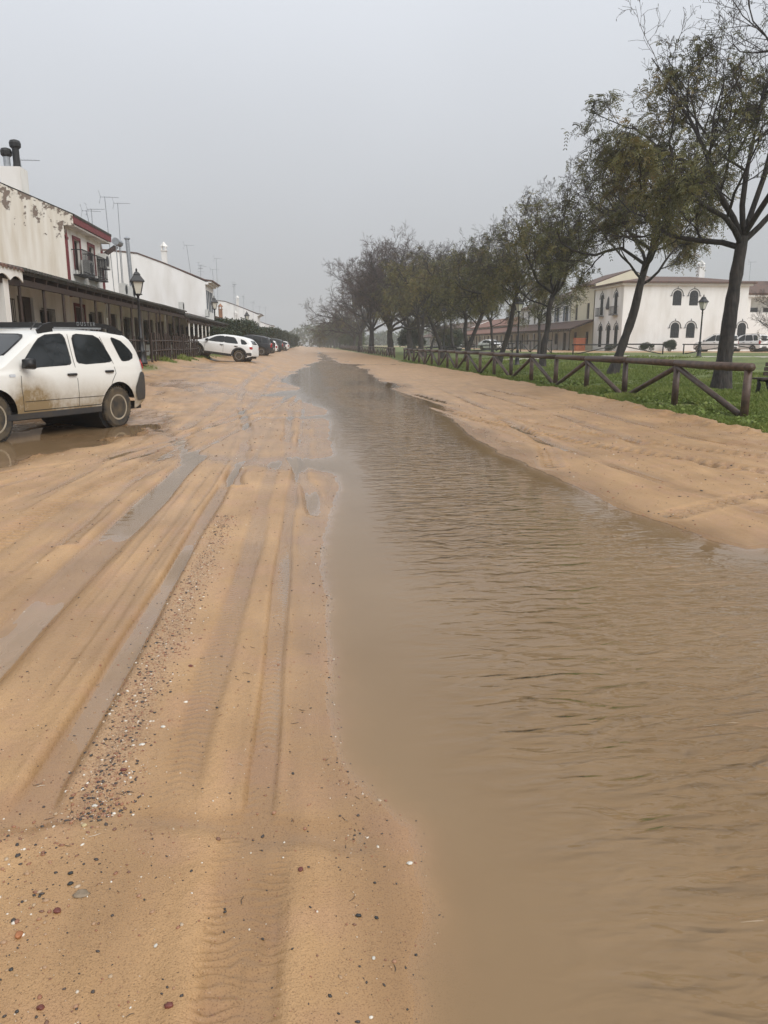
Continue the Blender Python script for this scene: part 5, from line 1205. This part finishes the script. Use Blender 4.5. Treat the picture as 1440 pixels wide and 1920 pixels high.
def grow_tree(seed, trunk, r0, limbs, nums, lens, up=0.10, spread=(0.5,1.0), wig=0.22, leaf_p=0.5, leaf_top=9.0, leaf_n=3, leaf_len=0.32, leaflets=6, lw=0.022, droop=0.6, twig_r=0.006, twig_m=None, leaf_m=None, pods=0.0, outl=0.0):
    """trunk: centre line; limbs: (place on trunk, direction, length); nums/lens: children and length ratio by level"""
    rg = np.random.default_rng(seed); bark = Tubes(); twig = Tubes()
    T = np.array(trunk, float)
    tt = np.linspace(0, 1, 14); cum = np.r_[0, np.cumsum(np.linalg.norm(np.diff(T, axis=0), axis=1))]; cum /= cum[-1]
    TP = np.stack([np.interp(tt, cum, T[:, k]) for k in range(3)], -1); TP[1:-1] = (TP[:-2]+2*TP[1:-1]+TP[2:])/4
    tr = r0*(1-0.38*tt)*(1+0.45*np.exp(-tt*14)); tr = tr*(1+0.06*rg.standard_normal(14)); bark.add(TP, tr, 10)
    f = np.array([l_[0] for l_ in limbs])*13; i0 = np.minimum(f.astype(int), 12)
    p = TP[i0]+(TP[i0+1]-TP[i0])*(f-i0)[:, None]; d = unit(np.array([l_[1] for l_ in limbs], float)); L = np.array([l_[2] for l_ in limbs], float)
    r = tr[i0]*np.where(f > 11.6, 0.52, 0.38); top_c = TP[-1]
    for lev in range(len(nums)+1):
        n = [9, 7, 5, 4, 3, 3][lev]; N = len(p); P = np.zeros((N, n, 3)); P[:, 0] = p; w = wig*(1.0 if lev < 3 else 1.25); dd = d.copy()
        for i in range(1, n):
            o = unit(P[:, i-1]-top_c); dd = unit(dd+rg.standard_normal((N, 3))*w+np.array([0,0,up if lev < 3 else up*0.4])+o*outl); P[:, i] = P[:, i-1]+dd*(L/(n-1))[:, None]
        rr = r[:, None]*np.linspace(1, 0.38, n)[None]; big = r > 0.020
        if big.any(): add_many(bark, P[big], rr[big], 8 if lev == 0 else (6 if lev == 1 else 5))
        if (~big).any(): add_many(twig, P[~big], np.maximum(rr[~big], twig_r*0.75), 3)
        if lev == len(nums): break
        k = nums[lev]; fr = 0.22+0.78*(np.arange(k)[None]+rg.random((N, k)))/k; q = fr*(n-1); i0 = np.minimum(q.astype(int), n-2); ar = np.arange(N)[:, None]
        b = P[ar, i0]+(P[ar, i0+1]-P[ar, i0])*(q-i0)[..., None]; dv = unit(P[ar, i0+1]-P[ar, i0]); ax = rg.standard_normal((N, k, 3)); ax = unit(ax-dv*(ax*dv).sum(-1, keepdims=True)); an = rg.uniform(*spread, (N, k))[..., None]
        nd = dv*np.cos(an)+ax*np.sin(an); nl = L[:, None]*lens[lev]*rg.uniform(0.6,1.2,(N, k))*(1.12-0.42*fr); nr = np.maximum(rr[ar, i0]*(0.60 if lev < 2 else 0.55), twig_r)
        kp = rg.random((N, k)) < (0.92 if lev else 1.0); p, d, L, r = b[kp], nd[kp], nl[kp], nr[kp]
    me_b = bark.mesh('trunk', M_bark); me_t = twig.mesh('twigs', twig_m or M_twig) if twig.V else None
    E = np.concatenate([P[:, -1], P[:, 1]]); D = np.concatenate([unit(P[:, -1]-P[:, -2]), unit(P[:, 1]-P[:, 0])])
    cl = vnoise(E[:, 0]*0.55+7, E[:, 1]*0.55+E[:, 2]*0.6, seed)
    pr = leaf_p*np.clip((leaf_top-E[:, 2])/3.0, 0.03, 1)*np.clip(0.35+1.3*(cl-0.2), 0.05, 1.4)
    LV = []; tint = []
    sel = np.repeat(np.where(rg.random(len(E)) < pr)[0], leaf_n); m = len(sel)
    if m:
        o = E[sel]+rg.standard_normal((m, 3))*0.04; d = unit(D[sel]*0.6+rg.standard_normal((m, 3))*0.7); L = leaf_len*rg.uniform(0.55,1.2,m)
        s_ = np.arange(1, leaflets+1)/leaflets
        pts = o[:, None]+d[:, None]*(s_[None]*L[:, None])[..., None]+np.array([0,0,-1.0])*((s_**1.6)[None]*L[:, None]*droop)[..., None]
        tg = unit(np.gradient(pts, axis=1)); sd = unit(np.cross(tg, rg.standard_normal((m, 1, 3))))
        bt = np.clip(cl[sel]*0.9-0.06+rg.normal(0, 0.15, m), 0, 1)
        for sg in (1, -1):
            ld = sd*sg*0.85+tg*0.45+np.array([0,0,-0.25]); ln = (L*0.22)[:, None, None]*(0.8+0.4*rg.random((m, leaflets, 1))); wd = tg*lw
            LV.append(np.stack([pts-wd*0.2, pts+ld*ln*0.5-wd, pts+ld*ln, pts+ld*ln*0.5+wd], 2).reshape(-1, 4, 3)); tint.append(np.clip(bt[:, None]+rg.normal(0, 0.08, (m, leaflets)), 0, 1).ravel())
    if pods > 0:
        q = E[rg.random(len(E)) < pods]; m = len(q); L = rg.uniform(.05,.11,m)[:, None]; a = rg.uniform(0,6.28,m); wv = np.stack([np.cos(a), np.sin(a), 0*a], -1)*0.011; dn = np.array([0,0,-1.0])*L
        LV.append(np.stack([q, q+wv+dn*.5, q+dn, q-wv+dn*.5], 1)); tint.append(rg.uniform(0, .1, m))
    me_l = None
    if LV:
        V = np.concatenate(LV); me_l = np_mesh('foliage', V.reshape(-1, 3), np.arange(len(V)*4).reshape(-1, 4), leaf_m or M_leaf, False, {'tint': np.concatenate(tint)}, 'FACE')
    return me_b, me_t, me_l
def plant_tree(name, label, meshes, x, y, rz=0, s=1.0, group=None, z=None):
    z = (gz(x, y) if y < 75 else float(macro(np.array([float(x)]), np.array([float(y)]))[0]))-0.05 if z is None else z
    t = thing(name, label, 'tree', (x,y,z), rz, group); t.scale = (s,s,s)
    for nm, me in zip(('trunk','twigs','foliage'), meshes):
        if me: link(nm, me, t)
    return t
UPR = [(0.97,(-.80,.1,.70),4.4),(1.0,(.7,.25,.85),4.6),(0.92,(.1,-.85,.60),4.2),(0.98,(-.15,.8,.65),4.2),(1.0,(-.1,-.1,1),4.4),(0.95,(-.5,-.6,.8),4.0),(0.95,(.5,-.5,.8),4.0)]
# nearest tree: straight trunk, fork, one heavy limb reaching away from the street
TA = grow_tree(11, [(0,0,-.1),(.03,0,1.2),(.10,0,2.6),(.22,0,4.0)], 0.225, [(1.0,(.55,.1,1.0),6.4),(0.97,(-.55,-.1,.80),5.2),(0.98,(-.15,.7,.85),5.0),(1.0,(.20,-.60,1.0),5.4),(1.0,(-.12,.1,1.2),6.2),(0.93,(-.95,.25,.30),3.9),(0.95,(-.6,-.5,.5),4.2),(0.96,(.8,-.3,.5),4.4)],
               [8,7,6,5], [0.55,0.54,0.50,0.52], up=0.08, leaf_p=0.17, leaf_top=10, leaf_n=3, leaf_len=0.30, leaflets=6, pods=0.40, wig=0.19)
TB = grow_tree(23, [(0,0,-.1),(.40,.1,1.2),(.75,.1,2.4),(.85,0,3.3),(1.05,0,4.2)], 0.195, UPR+[(0.8,(.9,-.2,.3),3.2),(0.85,(-.8,-.4,.35),3.4)], [7,6,6,5], [0.58,0.54,0.50,0.5], leaf_p=0.105, leaf_top=8.6, leaf_n=3, leaf_len=0.30, leaflets=5, lw=0.026, pods=0.3)
TC = grow_tree(37, [(0,0,-.1),(.10,.1,1.2),(.32,.1,2.2),(.22,0,3.0),(.5,0,3.8)], 0.185, UPR+[(0.8,(-.9,.2,.3),3.2),(0.8,(.7,.6,.35),3.0)], [7,6,6,5], [0.58,0.54,0.50,0.5], leaf_p=0.11, leaf_top=8.4, leaf_n=3, leaf_len=0.36, leaflets=4, lw=0.034, pods=0.2)
TD = grow_tree(41, [(0,0,-.1),(.3,0,1.2),(.8,0,2.4),(1.25,0,3.4)], 0.19, UPR+[(0.75,(-.8,.2,.4),3.2)], [7,6,6,4], [0.60,0.56,0.50,0.5], leaf_p=0.13, leaf_top=8.2, leaf_n=3, leaf_len=0.40, leaflets=3, lw=0.05)
BARE_L = [(1.0,(-.8,.1,.8),7.2),(1.0,(.75,.2,.85),7.2),(0.95,(.1,-.8,.8),7.0),(0.95,(-.1,.8,.8),7.0),(1.0,(.15,0,1),7.2),(0.95,(-.9,-.3,.7),6.0),(0.95,(.9,-.2,.7),5.8),(1.0,(-.4,-.4,1),7.0)]
BA = grow_tree(51, [(0,0,-.1),(.1,0,1.0),(-.05,0,2.0),(0,0,2.6)], 0.42, BARE_L, [8,7,7,6], [0.60,0.56,0.52,0.55], up=0.09, spread=(0.4,0.95), leaf_p=0.04, leaf_top=7, leaf_n=2, leaf_len=0.5, leaflets=3, lw=0.05, twig_r=0.011, twig_m=M_twig2)
BB = grow_tree(57, [(0,0,-.1),(-.1,0,1.0),(.15,0,2.0),(.1,0,2.8)], 0.40, BARE_L, [7,7,7,6], [0.60,0.58,0.52,0.55], up=0.09, spread=(0.4,0.95), leaf_p=0.04, leaf_top=7, leaf_n=2, leaf_len=0.5, leaflets=3, lw=0.05, twig_r=0.012, twig_m=M_twig2)
FG = grow_tree(63, [(0,0,-.1),(.1,0,1.5),(0,0,3.0)], 0.35, UPR+[(0.7,(.8,.3,.3),3.5),(0.7,(-.8,-.3,.3),3.5),(0.75,(.1,-.9,.3),3.2)], [5,6,5], [0.62,0.6,0.55], leaf_p=1.0, leaf_top=30, leaf_n=3, leaf_len=0.8, leaflets=4, lw=0.10, twig_r=0.02, leaf_m=M_leaf2)
plant_tree('street_tree', 'nearest park tree, tall straight dark trunk by the fence end', TA, 12.5, 22.6, R(0), 1.12)
plant_tree('street_tree', 'second nearest park tree, leaning trunk before the corner house', TB, 13.4, 33.6, R(-8), 1.16)
plant_tree('street_tree', 'third park tree with crooked trunk before the blue shutters', TC, 13.4, 44.0, R(10), 1.12)
plant_tree('street_tree', 'fourth park tree with curved slanting trunk', TB, 12.6, 51.5, R(-25), 1.05)
plant_tree('street_tree', 'park tree with strongly slanting trunk beside the white van', TD, 12.2, 60.5, R(5), 1.12)
plant_tree('street_tree', 'park tree standing right behind the slanting one', TC, 13.6, 66.0, R(140), 1.12)
plant_tree('street_tree', 'park tree with olive crown at the far end of the near fence', TD, 12.8, 74.0, R(160), 1.2)
plant_tree('street_tree', 'rusty olive tree between the slanting one and the bare trees', TC, 12.2, 84.0, R(60), 1.32)
plant_tree('street_tree', 'tree overlapping the near bare tree from behind', TD, 13.5, 94.0, R(250), 1.38)
plant_tree('park_tree', 'second-row tree behind the slanting trunk, deep in the park', TD, 21.0, 70.0, R(80), 0.95)
plant_tree('park_tree', 'second-row tree before the red tiled porch', TC, 20.0, 84.0, R(200), 0.95)
plant_tree('park_tree', 'second-row tree beside the white van in the park', TB, 18.5, 98.0, R(120), 1.0)
plant_tree('park_tree', 'second-row tree behind the black double rail', TD, 17.5, 112.0, R(30), 1.05)
plant_tree('park_tree', 'distant second-row tree behind the bare trees', TC, 17.0, 128.0, R(300), 1.1)
plant_tree('bare_tree', 'largest bare tree with forked dark trunk behind the fence', BA, 10.5, 101.0, R(20), 1.22)
plant_tree('bare_tree', 'second bare tree, left of the largest one', BB, 9.8, 122.0, R(75), 1.30)
plant_tree('bare_tree', 'third bare tree with low spreading crown over the street', BA, 9.4, 142.0, R(200), 1.25)
plant_tree('bare_tree', 'bare tree set back behind the largest bare tree', BB, 14.5, 112.0, R(140), 1.25)
plant_tree('bare_tree', 'fourth bare tree where the green trees begin', BB, 10.2, 176.0, R(10), 1.0)
fl = ['first', 'second', 'third', 'fourth', 'fifth', 'sixth', 'seventh']
for i, (x, y, s) in enumerate([(10.5,198,1.0),(10.2,220,1.05),(9.8,245,1.1),(9.0,272,1.12),(8.6,302,1.2),(8.2,335,1.25),(7.4,372,1.3)]):
    plant_tree('green_tree', f'{fl[i]} of the misty green trees beyond the bare ones down the street', FG, x, y, R(50*i), s, 'misty green trees')
right_far = [(45,140),(40,170)]
# bare twigs of a tree whose trunk stands out of frame beside the annexe
plant_tree('bare_tree', 'bare twigs reaching in before the annexe strip windows', BB, 33.0, 52.0, R(40), 0.42)

# ------------------------------------------------------------------ shrubs
def shrub_mesh(seed, rx, ry, h, n, ls=0.12):
    rg = np.random.default_rng(seed); P = []
    cs = [(rg.uniform(-.7,.7)*rx, rg.uniform(-.7,.7)*ry, rg.uniform(.25,.85)*h, rg.uniform(.28,.5)) for _ in range(14)]
    k = rg.integers(0, 14, n); c = np.array(cs)[k]
    d = rg.standard_normal((n,3)); d /= np.linalg.norm(d, axis=1, keepdims=True); rad = c[:, 3:4]*rg.uniform(0.55,1.1,(n,1))*np.array([[rx*.9,ry*.9,h*.55]])
    P = c[:, :3]+d*rad; P[:, 2] = np.abs(P[:, 2])
    a = rg.standard_normal((n,3)); a /= np.linalg.norm(a, axis=1, keepdims=True); b = np.cross(a, rg.standard_normal((n,3))); b /= np.linalg.norm(b, axis=1, keepdims=True)
    L = ls*rg.uniform(.6,1.3,(n,1)); V = np.stack([P, P+a*L*.5+b*L*.28, P+a*L, P+a*L*.5-b*L*.28], 1)
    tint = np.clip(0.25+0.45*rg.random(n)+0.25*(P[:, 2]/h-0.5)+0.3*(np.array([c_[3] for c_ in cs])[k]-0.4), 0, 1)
    st = Tubes()
    for i in range(9):
        q = np.array(cs[i][:3]); st.add([[q[0]*.2,q[1]*.2,-.1],[q[0]*.5,q[1]*.5,q[2]*.5],q], [0.04,0.03,0.015], 5)
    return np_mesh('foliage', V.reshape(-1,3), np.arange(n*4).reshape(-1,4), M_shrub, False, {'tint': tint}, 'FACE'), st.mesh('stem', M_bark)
SH = [shrub_mesh(1, 1.6, 2.2, 3.0, 9000, 0.17), shrub_mesh(2, 1.4, 1.8, 2.4, 8000, 0.17), shrub_mesh(3, 1.8, 2.6, 3.8, 10000, 0.20)]
def shrub(label, k, x, y, s=1.0, rz=0, z=None, name='shrub'):
    z = float(macro(np.array([float(x)]), np.array([float(y)]))[0])-0.05 if z is None else z
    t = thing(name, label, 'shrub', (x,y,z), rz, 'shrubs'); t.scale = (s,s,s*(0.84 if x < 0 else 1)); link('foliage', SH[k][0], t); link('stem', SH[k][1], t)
for i, (k, x, y, s, lab) in enumerate([(0,-6.6,58,0.85,'dark shrub behind the nose of the white crossover'),(1,-6.4,63,1.0,'dark shrub below the blue shutters'),(2,-7.0,69,0.95,'tall dark shrub next to the second lantern post'),
    (0,-6.8,76,1.1,'shrub behind the roof of the black sport utility car'),(2,-6.9,83,1.05,'tallest dark shrub below the far white gable'),(1,-6.6,92,1.3,'shrub at the third lantern post'),(0,-6.7,100,1.2,'shrub behind the small white car'),
    (2,-6.6,109,1.0,'rounded shrub behind the dark green car'),(1,-6.6,119,1.5,'rounded shrub near the farthest white car'),(2,-6.2,130,1.15,'tall rounded shrub at the end of the parked cars'),(0,-5.8,142,1.5,'bushy shrub past the last parked car'),
    (2,-5.6,154,1.2,'last tall bushy shrub at the street bend'),(1,-5.0,172,1.6,'misty shrub far down the street'),(0,-4.6,195,1.5,'farthest misty shrub on the houses side')]): shrub(lab, k, x, y, s, R(70*i))
for i, (k, x, y, s, lab) in enumerate([(1,19,104,1.1,'round dark bush beside the white saloon'),(0,34.4,87.0,0.30,'low weeds at the foot of the corner house'),(1,38.5,86.6,0.45,'low bush at the corner house wall'),(0,41.2,86.4,0.5,'bush at the wall behind the white vans'),
    (2,15.5,120,1.0,'big dark bush behind the double rail'),(0,23.5,131,1.3,'bush before the red tiled house')]): shrub(lab, k, x, y, s, R(50*i))

# far wood closing the street, one mass in the mist
def far_wood():
    rg = np.random.default_rng(9); n = 26000
    x = rg.uniform(-260, 380, n); y = 430+rg.uniform(-8, 14, n); top = 9+5*np.array(fbm(x*0.05, x*0+3, 5, 4))*2
    P = np.stack([x, y, np.abs(rg.random(n))**0.8*np.maximum(top, 3)], -1)
    a = rg.standard_normal((n,3)); a /= np.linalg.norm(a, axis=1, keepdims=True); b = np.cross(a, rg.standard_normal((n,3))); b /= np.linalg.norm(b, axis=1, keepdims=True)
    V = np.stack([P, P+a*.9+b*.6, P+a*1.8, P+a*.9-b*.6], 1)
    tag(link('far_wood', np_mesh('far_wood', V.reshape(-1,3), np.arange(n*4).reshape(-1,4), M_leaf2, False, {'tint': rg.random(n)*0.6}, 'FACE')), 'dark mass of wood closing the end of the street in mist', 'wood', kind='stuff')
far_wood()

# ------------------------------------------------------------------ grass
M_grass = attr_mat('grass_blade', [(0.0,(0.075,0.10,0.020)),(1.0,(0.30,0.31,0.10)),(0.5,(0.16,0.215,0.042))], 0.5, translucent=0.25)
def grass(name, label, rects, seed, hmin=0.04, hmax=0.11):
    rg = np.random.default_rng(seed); X = []; Y = []
    for (x0, x1, y0, y1, n) in rects: X.append(rg.uniform(x0, x1, n)); Y.append(rg.uniform(y0, y1, n))
    X = np.concatenate(X); Y = np.concatenate(Y)
    z, _, g, _, pale = ground(X, Y); cl = fbm(X*0.8, Y*0.8, 15, 3); k = (g > 0.55) & (pale < 0.3) & (rg.random(len(X)) < 0.75+0.9*cl); X, Y, z, cl = X[k], Y[k], z[k], cl[k]; n = len(X)
    h = rg.uniform(hmin, hmax, n)*(1+1.5*np.clip(cl, -0.5, 1)); w = 0.004+0.0004*Y
    a = rg.uniform(0, 6.283, n); wx_, wy_ = np.cos(a)*w, np.sin(a)*w; lx, ly = rg.normal(0, .45, n)*h, rg.normal(0, .45, n)*h
    B = np.stack([X, Y, z-0.01], -1)
    V = np.stack([B-np.stack([wx_,wy_,0*w],-1), B+np.stack([wx_,wy_,0*w],-1), B+np.stack([lx*.5+wx_*.7,ly*.5+wy_*.7,h*.65],-1), B+np.stack([lx,ly,h],-1)], 1)
    me = np_mesh(name, V.reshape(-1,3), np.arange(n*4).reshape(-1,4), M_grass, False, {'tint': np.clip(0.42+0.5*cl+rg.normal(0,.15,n), 0, 1)}, 'FACE')
    return tag(link(name, me), label, 'grass', kind='stuff')
grass('lawn_grass', 'short wet green grass of the park lawn beyond the log fence', [(7.0,9.6,10.5,24,60000),(9.5,14,13,24,50000),(7.4,10,24,45,40000),(10,18,22,45,60000),(8,24,45,70,40000)], 3)
grass('verge_grass', 'rough green grass tuft strip at the lantern foot', [(-6.7,-5.0,31,52,16000)], 4, 0.05, 0.14)
# broad-leaved weeds along the fence
rg = np.random.default_rng(8); V = []; tn = []
for i in range(420):
    y = rg.uniform(11.5, 40); x = np.interp(y, EDGE_Y, EDGE_X)+rg.uniform(0.2, 2.2); z = gz(x, y) if i < 0 else 0
    V.append((x, y))
V = np.array(V); z, _, g_, _, _ = ground(V[:,0], V[:,1]); Q = []
for (x, y), zz, gg in zip(V, z, g_):
    if gg < 0.6: continue
    m = rg.integers(6, 14); b0 = rg.random()
    for _ in range(m):
        a = rg.uniform(0, 6.283); L = rg.uniform(.05,.13); c, s = math.cos(a), math.sin(a); o = np.array([x+rg.normal(0,.07), y+rg.normal(0,.07), zz+rg.uniform(0,.07)])
        d = np.array([c, s, rg.uniform(.1,.8)]); wv = np.array([-s, c, 0])*L*.38
        Q.append([o, o+d*L*.5+wv, o+d*L, o+d*L*.5-wv]); tn.append(0.25+0.5*b0)
tag(link('weeds', np_mesh('weeds', np.array(Q).reshape(-1,3), np.arange(len(Q)*4).reshape(-1,4), M_grass, False, {'tint': tn}, 'FACE')), 'broad leaved weeds along the foot of the log fence', 'weeds', kind='stuff')

# ------------------------------------------------------------------ gravel and stones on the sand
M_grit = attr_mat('mixed_gravel', [(0.0,(0.030,0.027,0.025)),(1.0,(0.72,0.68,0.60)),(0.28,(0.060,0.045,0.038)),(0.45,(0.20,0.095,0.055)),(0.62,(0.30,0.13,0.07)),(0.80,(0.38,0.26,0.15))], 0.45, spec=0.5)
def ico(seed, sub=1):
    import bmesh
    bm = bmesh.new(); bmesh.ops.create_icosphere(bm, subdivisions=sub, radius=1); rg = random.Random(seed)
    for v in bm.verts: v.co *= rg.uniform(0.75, 1.15)
    V = np.array([v.co[:] for v in bm.verts]); F = np.array([[v.index for v in f.verts] for f in bm.faces]); bm.free(); return V, F
def gravel():
    rg = np.random.default_rng(4); X = []; Y = []; Sz = []
    def put(x, y, s): X.append(x); Y.append(y); Sz.append(s)
    n = 5600; yb = 2.35+4.6*rg.random(n)**1.5; put(-0.77+rg.normal(0,.066,n)+0.02*(yb < 3), yb, 0.0015+0.0058*rg.random(n)**4)
    n = 2400; put(-0.95+rg.normal(0,.26,n), 1.35+1.0*rg.random(n), 0.0012+0.0065*rg.random(n)**6)
    n = 2200; put(rg.uniform(-1.4,.35,n), 1.3+2.4*rg.random(n), 0.0012+0.0030*rg.random(n)**4)
    n = 3200; yb = 2+9*rg.random(n)**1.3; put(rg.uniform(-3.2,.3,n), yb, 0.002+0.006*rg.random(n)**4)
    n = 700; put(rg.normal(.12,.05,n), 1.4+4.5*rg.random(n), 0.0015+0.0045*rg.random(n)**3)
    n = 3200; yb = 6+14*rg.random(n); put(3.0+4.6*rg.random(n), yb, 0.004+0.010*rg.random(n)**4)
    n = 1800; yb = 9+13*rg.random(n); put(-5+5*rg.random(n), yb, 0.004+0.010*rg.random(n)**4)
    X = np.concatenate(X); Y = np.concatenate(Y); Sz = np.concatenate(Sz)*1.12; z, wet, g, _, _ = ground(X, Y); k = (z > -0.004) & (g < 0.2); X, Y, Sz, z = X[k], Y[k], Sz[k], z[k]; n = len(X)
    V0, F0 = ico(1); a = rg.uniform(0, 6.283, n); st = np.stack([Sz*rg.uniform(.8,1.5,n), Sz*rg.uniform(.7,1.1,n), Sz*rg.uniform(.45,.8,n)], -1)
    W = V0[None]*st[:, None]; c, s = np.cos(a)[:, None], np.sin(a)[:, None]
    V = np.stack([W[..., 0]*c-W[..., 1]*s+X[:, None], W[..., 0]*s+W[..., 1]*c+Y[:, None], W[..., 2]+(z+st[:, 2]*0.10)[:, None]], -1)
    F = F0[None]+(np.arange(n)*len(V0))[:, None, None]
    t = rg.random(n); t = np.where(t < .34, rg.uniform(0,.3,n), np.where(t < .62, rg.uniform(.4,.65,n), np.where(t < .93, rg.uniform(.66,.85,n), rg.uniform(.9,1,n))))
    return tag(link('gravel', np_mesh('gravel', V.reshape(-1,3), F.reshape(-1,3), M_grit, True, {'tint': np.repeat(t, len(F0))}, 'FACE')), 'loose grit and small pebbles strewn over the wet sand', 'gravel', kind='stuff')
gravel()
def stone(label, x, y, s, col, flat=0.55, seed=0, name='stone'):
    m = mat('stone_'+'_'.join(f'{int(c*100)}' for c in col), col, 0.5, 0.35, 60, 0.0008, 300)
    V, F = ico(seed+10, 2); rg = random.Random(seed); g = MB(); sx_, sy_ = s*rg.uniform(.95,1.3), s*rg.uniform(.7,.95)
    g.add([(v[0]*sx_, v[1]*sy_, v[2]*s*flat) for v in V], [tuple(f) for f in F]); z = max(gz(x, y), -0.002)
    o = g.build(name, m, None, True, (x, y, z+s*flat*0.30)); o.rotation_euler = (rg.uniform(-.2,.2), rg.uniform(-.2,.2), rg.uniform(0,6)); tag(o, label, 'stone', 'larger stones on the sand')
RED, ORG, BLK, WHT, GRY = (0.17,0.045,0.03), (0.42,0.16,0.06), (0.025,0.027,0.027), (0.70,0.66,0.58), (0.27,0.20,0.13)
for i, (lab, x, y, s, c, fl_) in enumerate([
    ('flat grey brown stone, largest of the near stones', -0.667, 1.958, .020, GRY, .3), ('dark red pebble below the flat grey stone', -0.715, 1.895, .0115, RED, .6),
    ('orange brick crumb near the lower corner of the sand', -0.787, 1.815, .0125, ORG, .5), ('black pebble just above the flat grey stone', -0.712, 2.005, .0085, BLK, .6),
    ('black pebble beside the cross channel', -0.725, 2.05, .0085, BLK, .6), ('red pebble alone between the tread track and the water', -0.055, 2.02, .0085, RED, .6),
    ('rust red pebble lying closest to the tread track', -0.358, 1.555, .0095, RED, .7), ('red brown pebble near the lower left pebbles', -0.655, 1.577, .0095, RED, .6),
    ('white shell fragment at the water edge', 0.275, 2.045, .0105, WHT, .35), ('dark pebble in the sparse grit near the water', 0.105, 1.83, .0085, BLK, .6),
    ('white crumb near the water, lowest of the white ones', 0.135, 1.68, .006, WHT, .6), ('red brick crumb at the end of the gravel strip', -0.705, 2.62, .012, RED, .5),
    ('white chip on the gravel strip', -0.675, 2.80, .011, WHT, .4), ('white chip farther up the gravel strip', -0.62, 2.94, .011, WHT, .4),
    ('yellowish chip in the cross channel', -0.755, 2.30, .011, (.60,.48,.26), .4), ('white chip above the cross channel', -0.755, 2.42, .010, WHT, .45),
    ('black pebble at the lower left corner', -0.817, 1.558, .0085, BLK, .6), ('white crumb left of the tread track', -0.425, 1.75, .006, WHT, .6), ('black pebble in the sparse grit nearest the shell', 0.155, 1.82, .0065, BLK, .6),
    ('red brick crumb on the upper gravel strip', -0.60, 3.55, .011, RED, .5)]): stone(lab, x, y, s, c, fl_, i)

# twig bits and straw washed onto the sand
def litter():
    rg = np.random.default_rng(21); n = 130; X = np.r_[rg.uniform(-1.3,.25,50), rg.normal(.1,.06,40), rg.uniform(-3,.2,40)]; Y = np.r_[1.35+3*rg.random(50), 1.5+5*rg.random(40), 3+7*rg.random(40)]
    z, _, g, _, _ = ground(X, Y); tb = Tubes(); tint = []
    for i in range(n):
        if z[i] < 0: continue
        a = rg.uniform(0, 6.283); L = rg.uniform(.004,.015)*(1+Y[i]*.12); d = np.array([math.cos(a), math.sin(a), 0]); q = np.array([X[i], Y[i], z[i]+.0015]); b = np.array([-d[1], d[0], 0])*L*rg.uniform(-.3,.3)
        tb.add([q-d*L, q+b, q+d*L], [.0007,.0011,.0006], 4); tint += [rg.choice([.05,.12,.3,.45,.92], p=[.3,.25,.2,.15,.1])]*8
    me = np_mesh('litter', np.concatenate(tb.V), np.concatenate(tb.F), M_grit, True, {'tint': tint}, 'FACE')
    tag(link('litter', me), 'bits of twig and straw washed onto the sand', 'litter', kind='stuff')
litter()
# ------------------------------------------------------------------ rain haze over the whole place
hz = MB(); hz.box((-1150,-30,-3),(1250,520,24))
mh = bpy.data.materials.new('rain_haze'); mh.use_nodes = True; n, l = nodes_of(mh); n.remove(n['Principled BSDF'])
pv = n.new('ShaderNodeVolumePrincipled'); pv.inputs['Color'].default_value = (0.93,0.94,0.95,1); pv.inputs['Density'].default_value = 0.0009; pv.inputs['Anisotropy'].default_value = 0.2
l.new(pv.outputs[0], n['Material Output'].inputs['Volume'])
tag(hz.build('haze', mh), 'thin grey rain haze over the street', 'haze', kind='stuff')
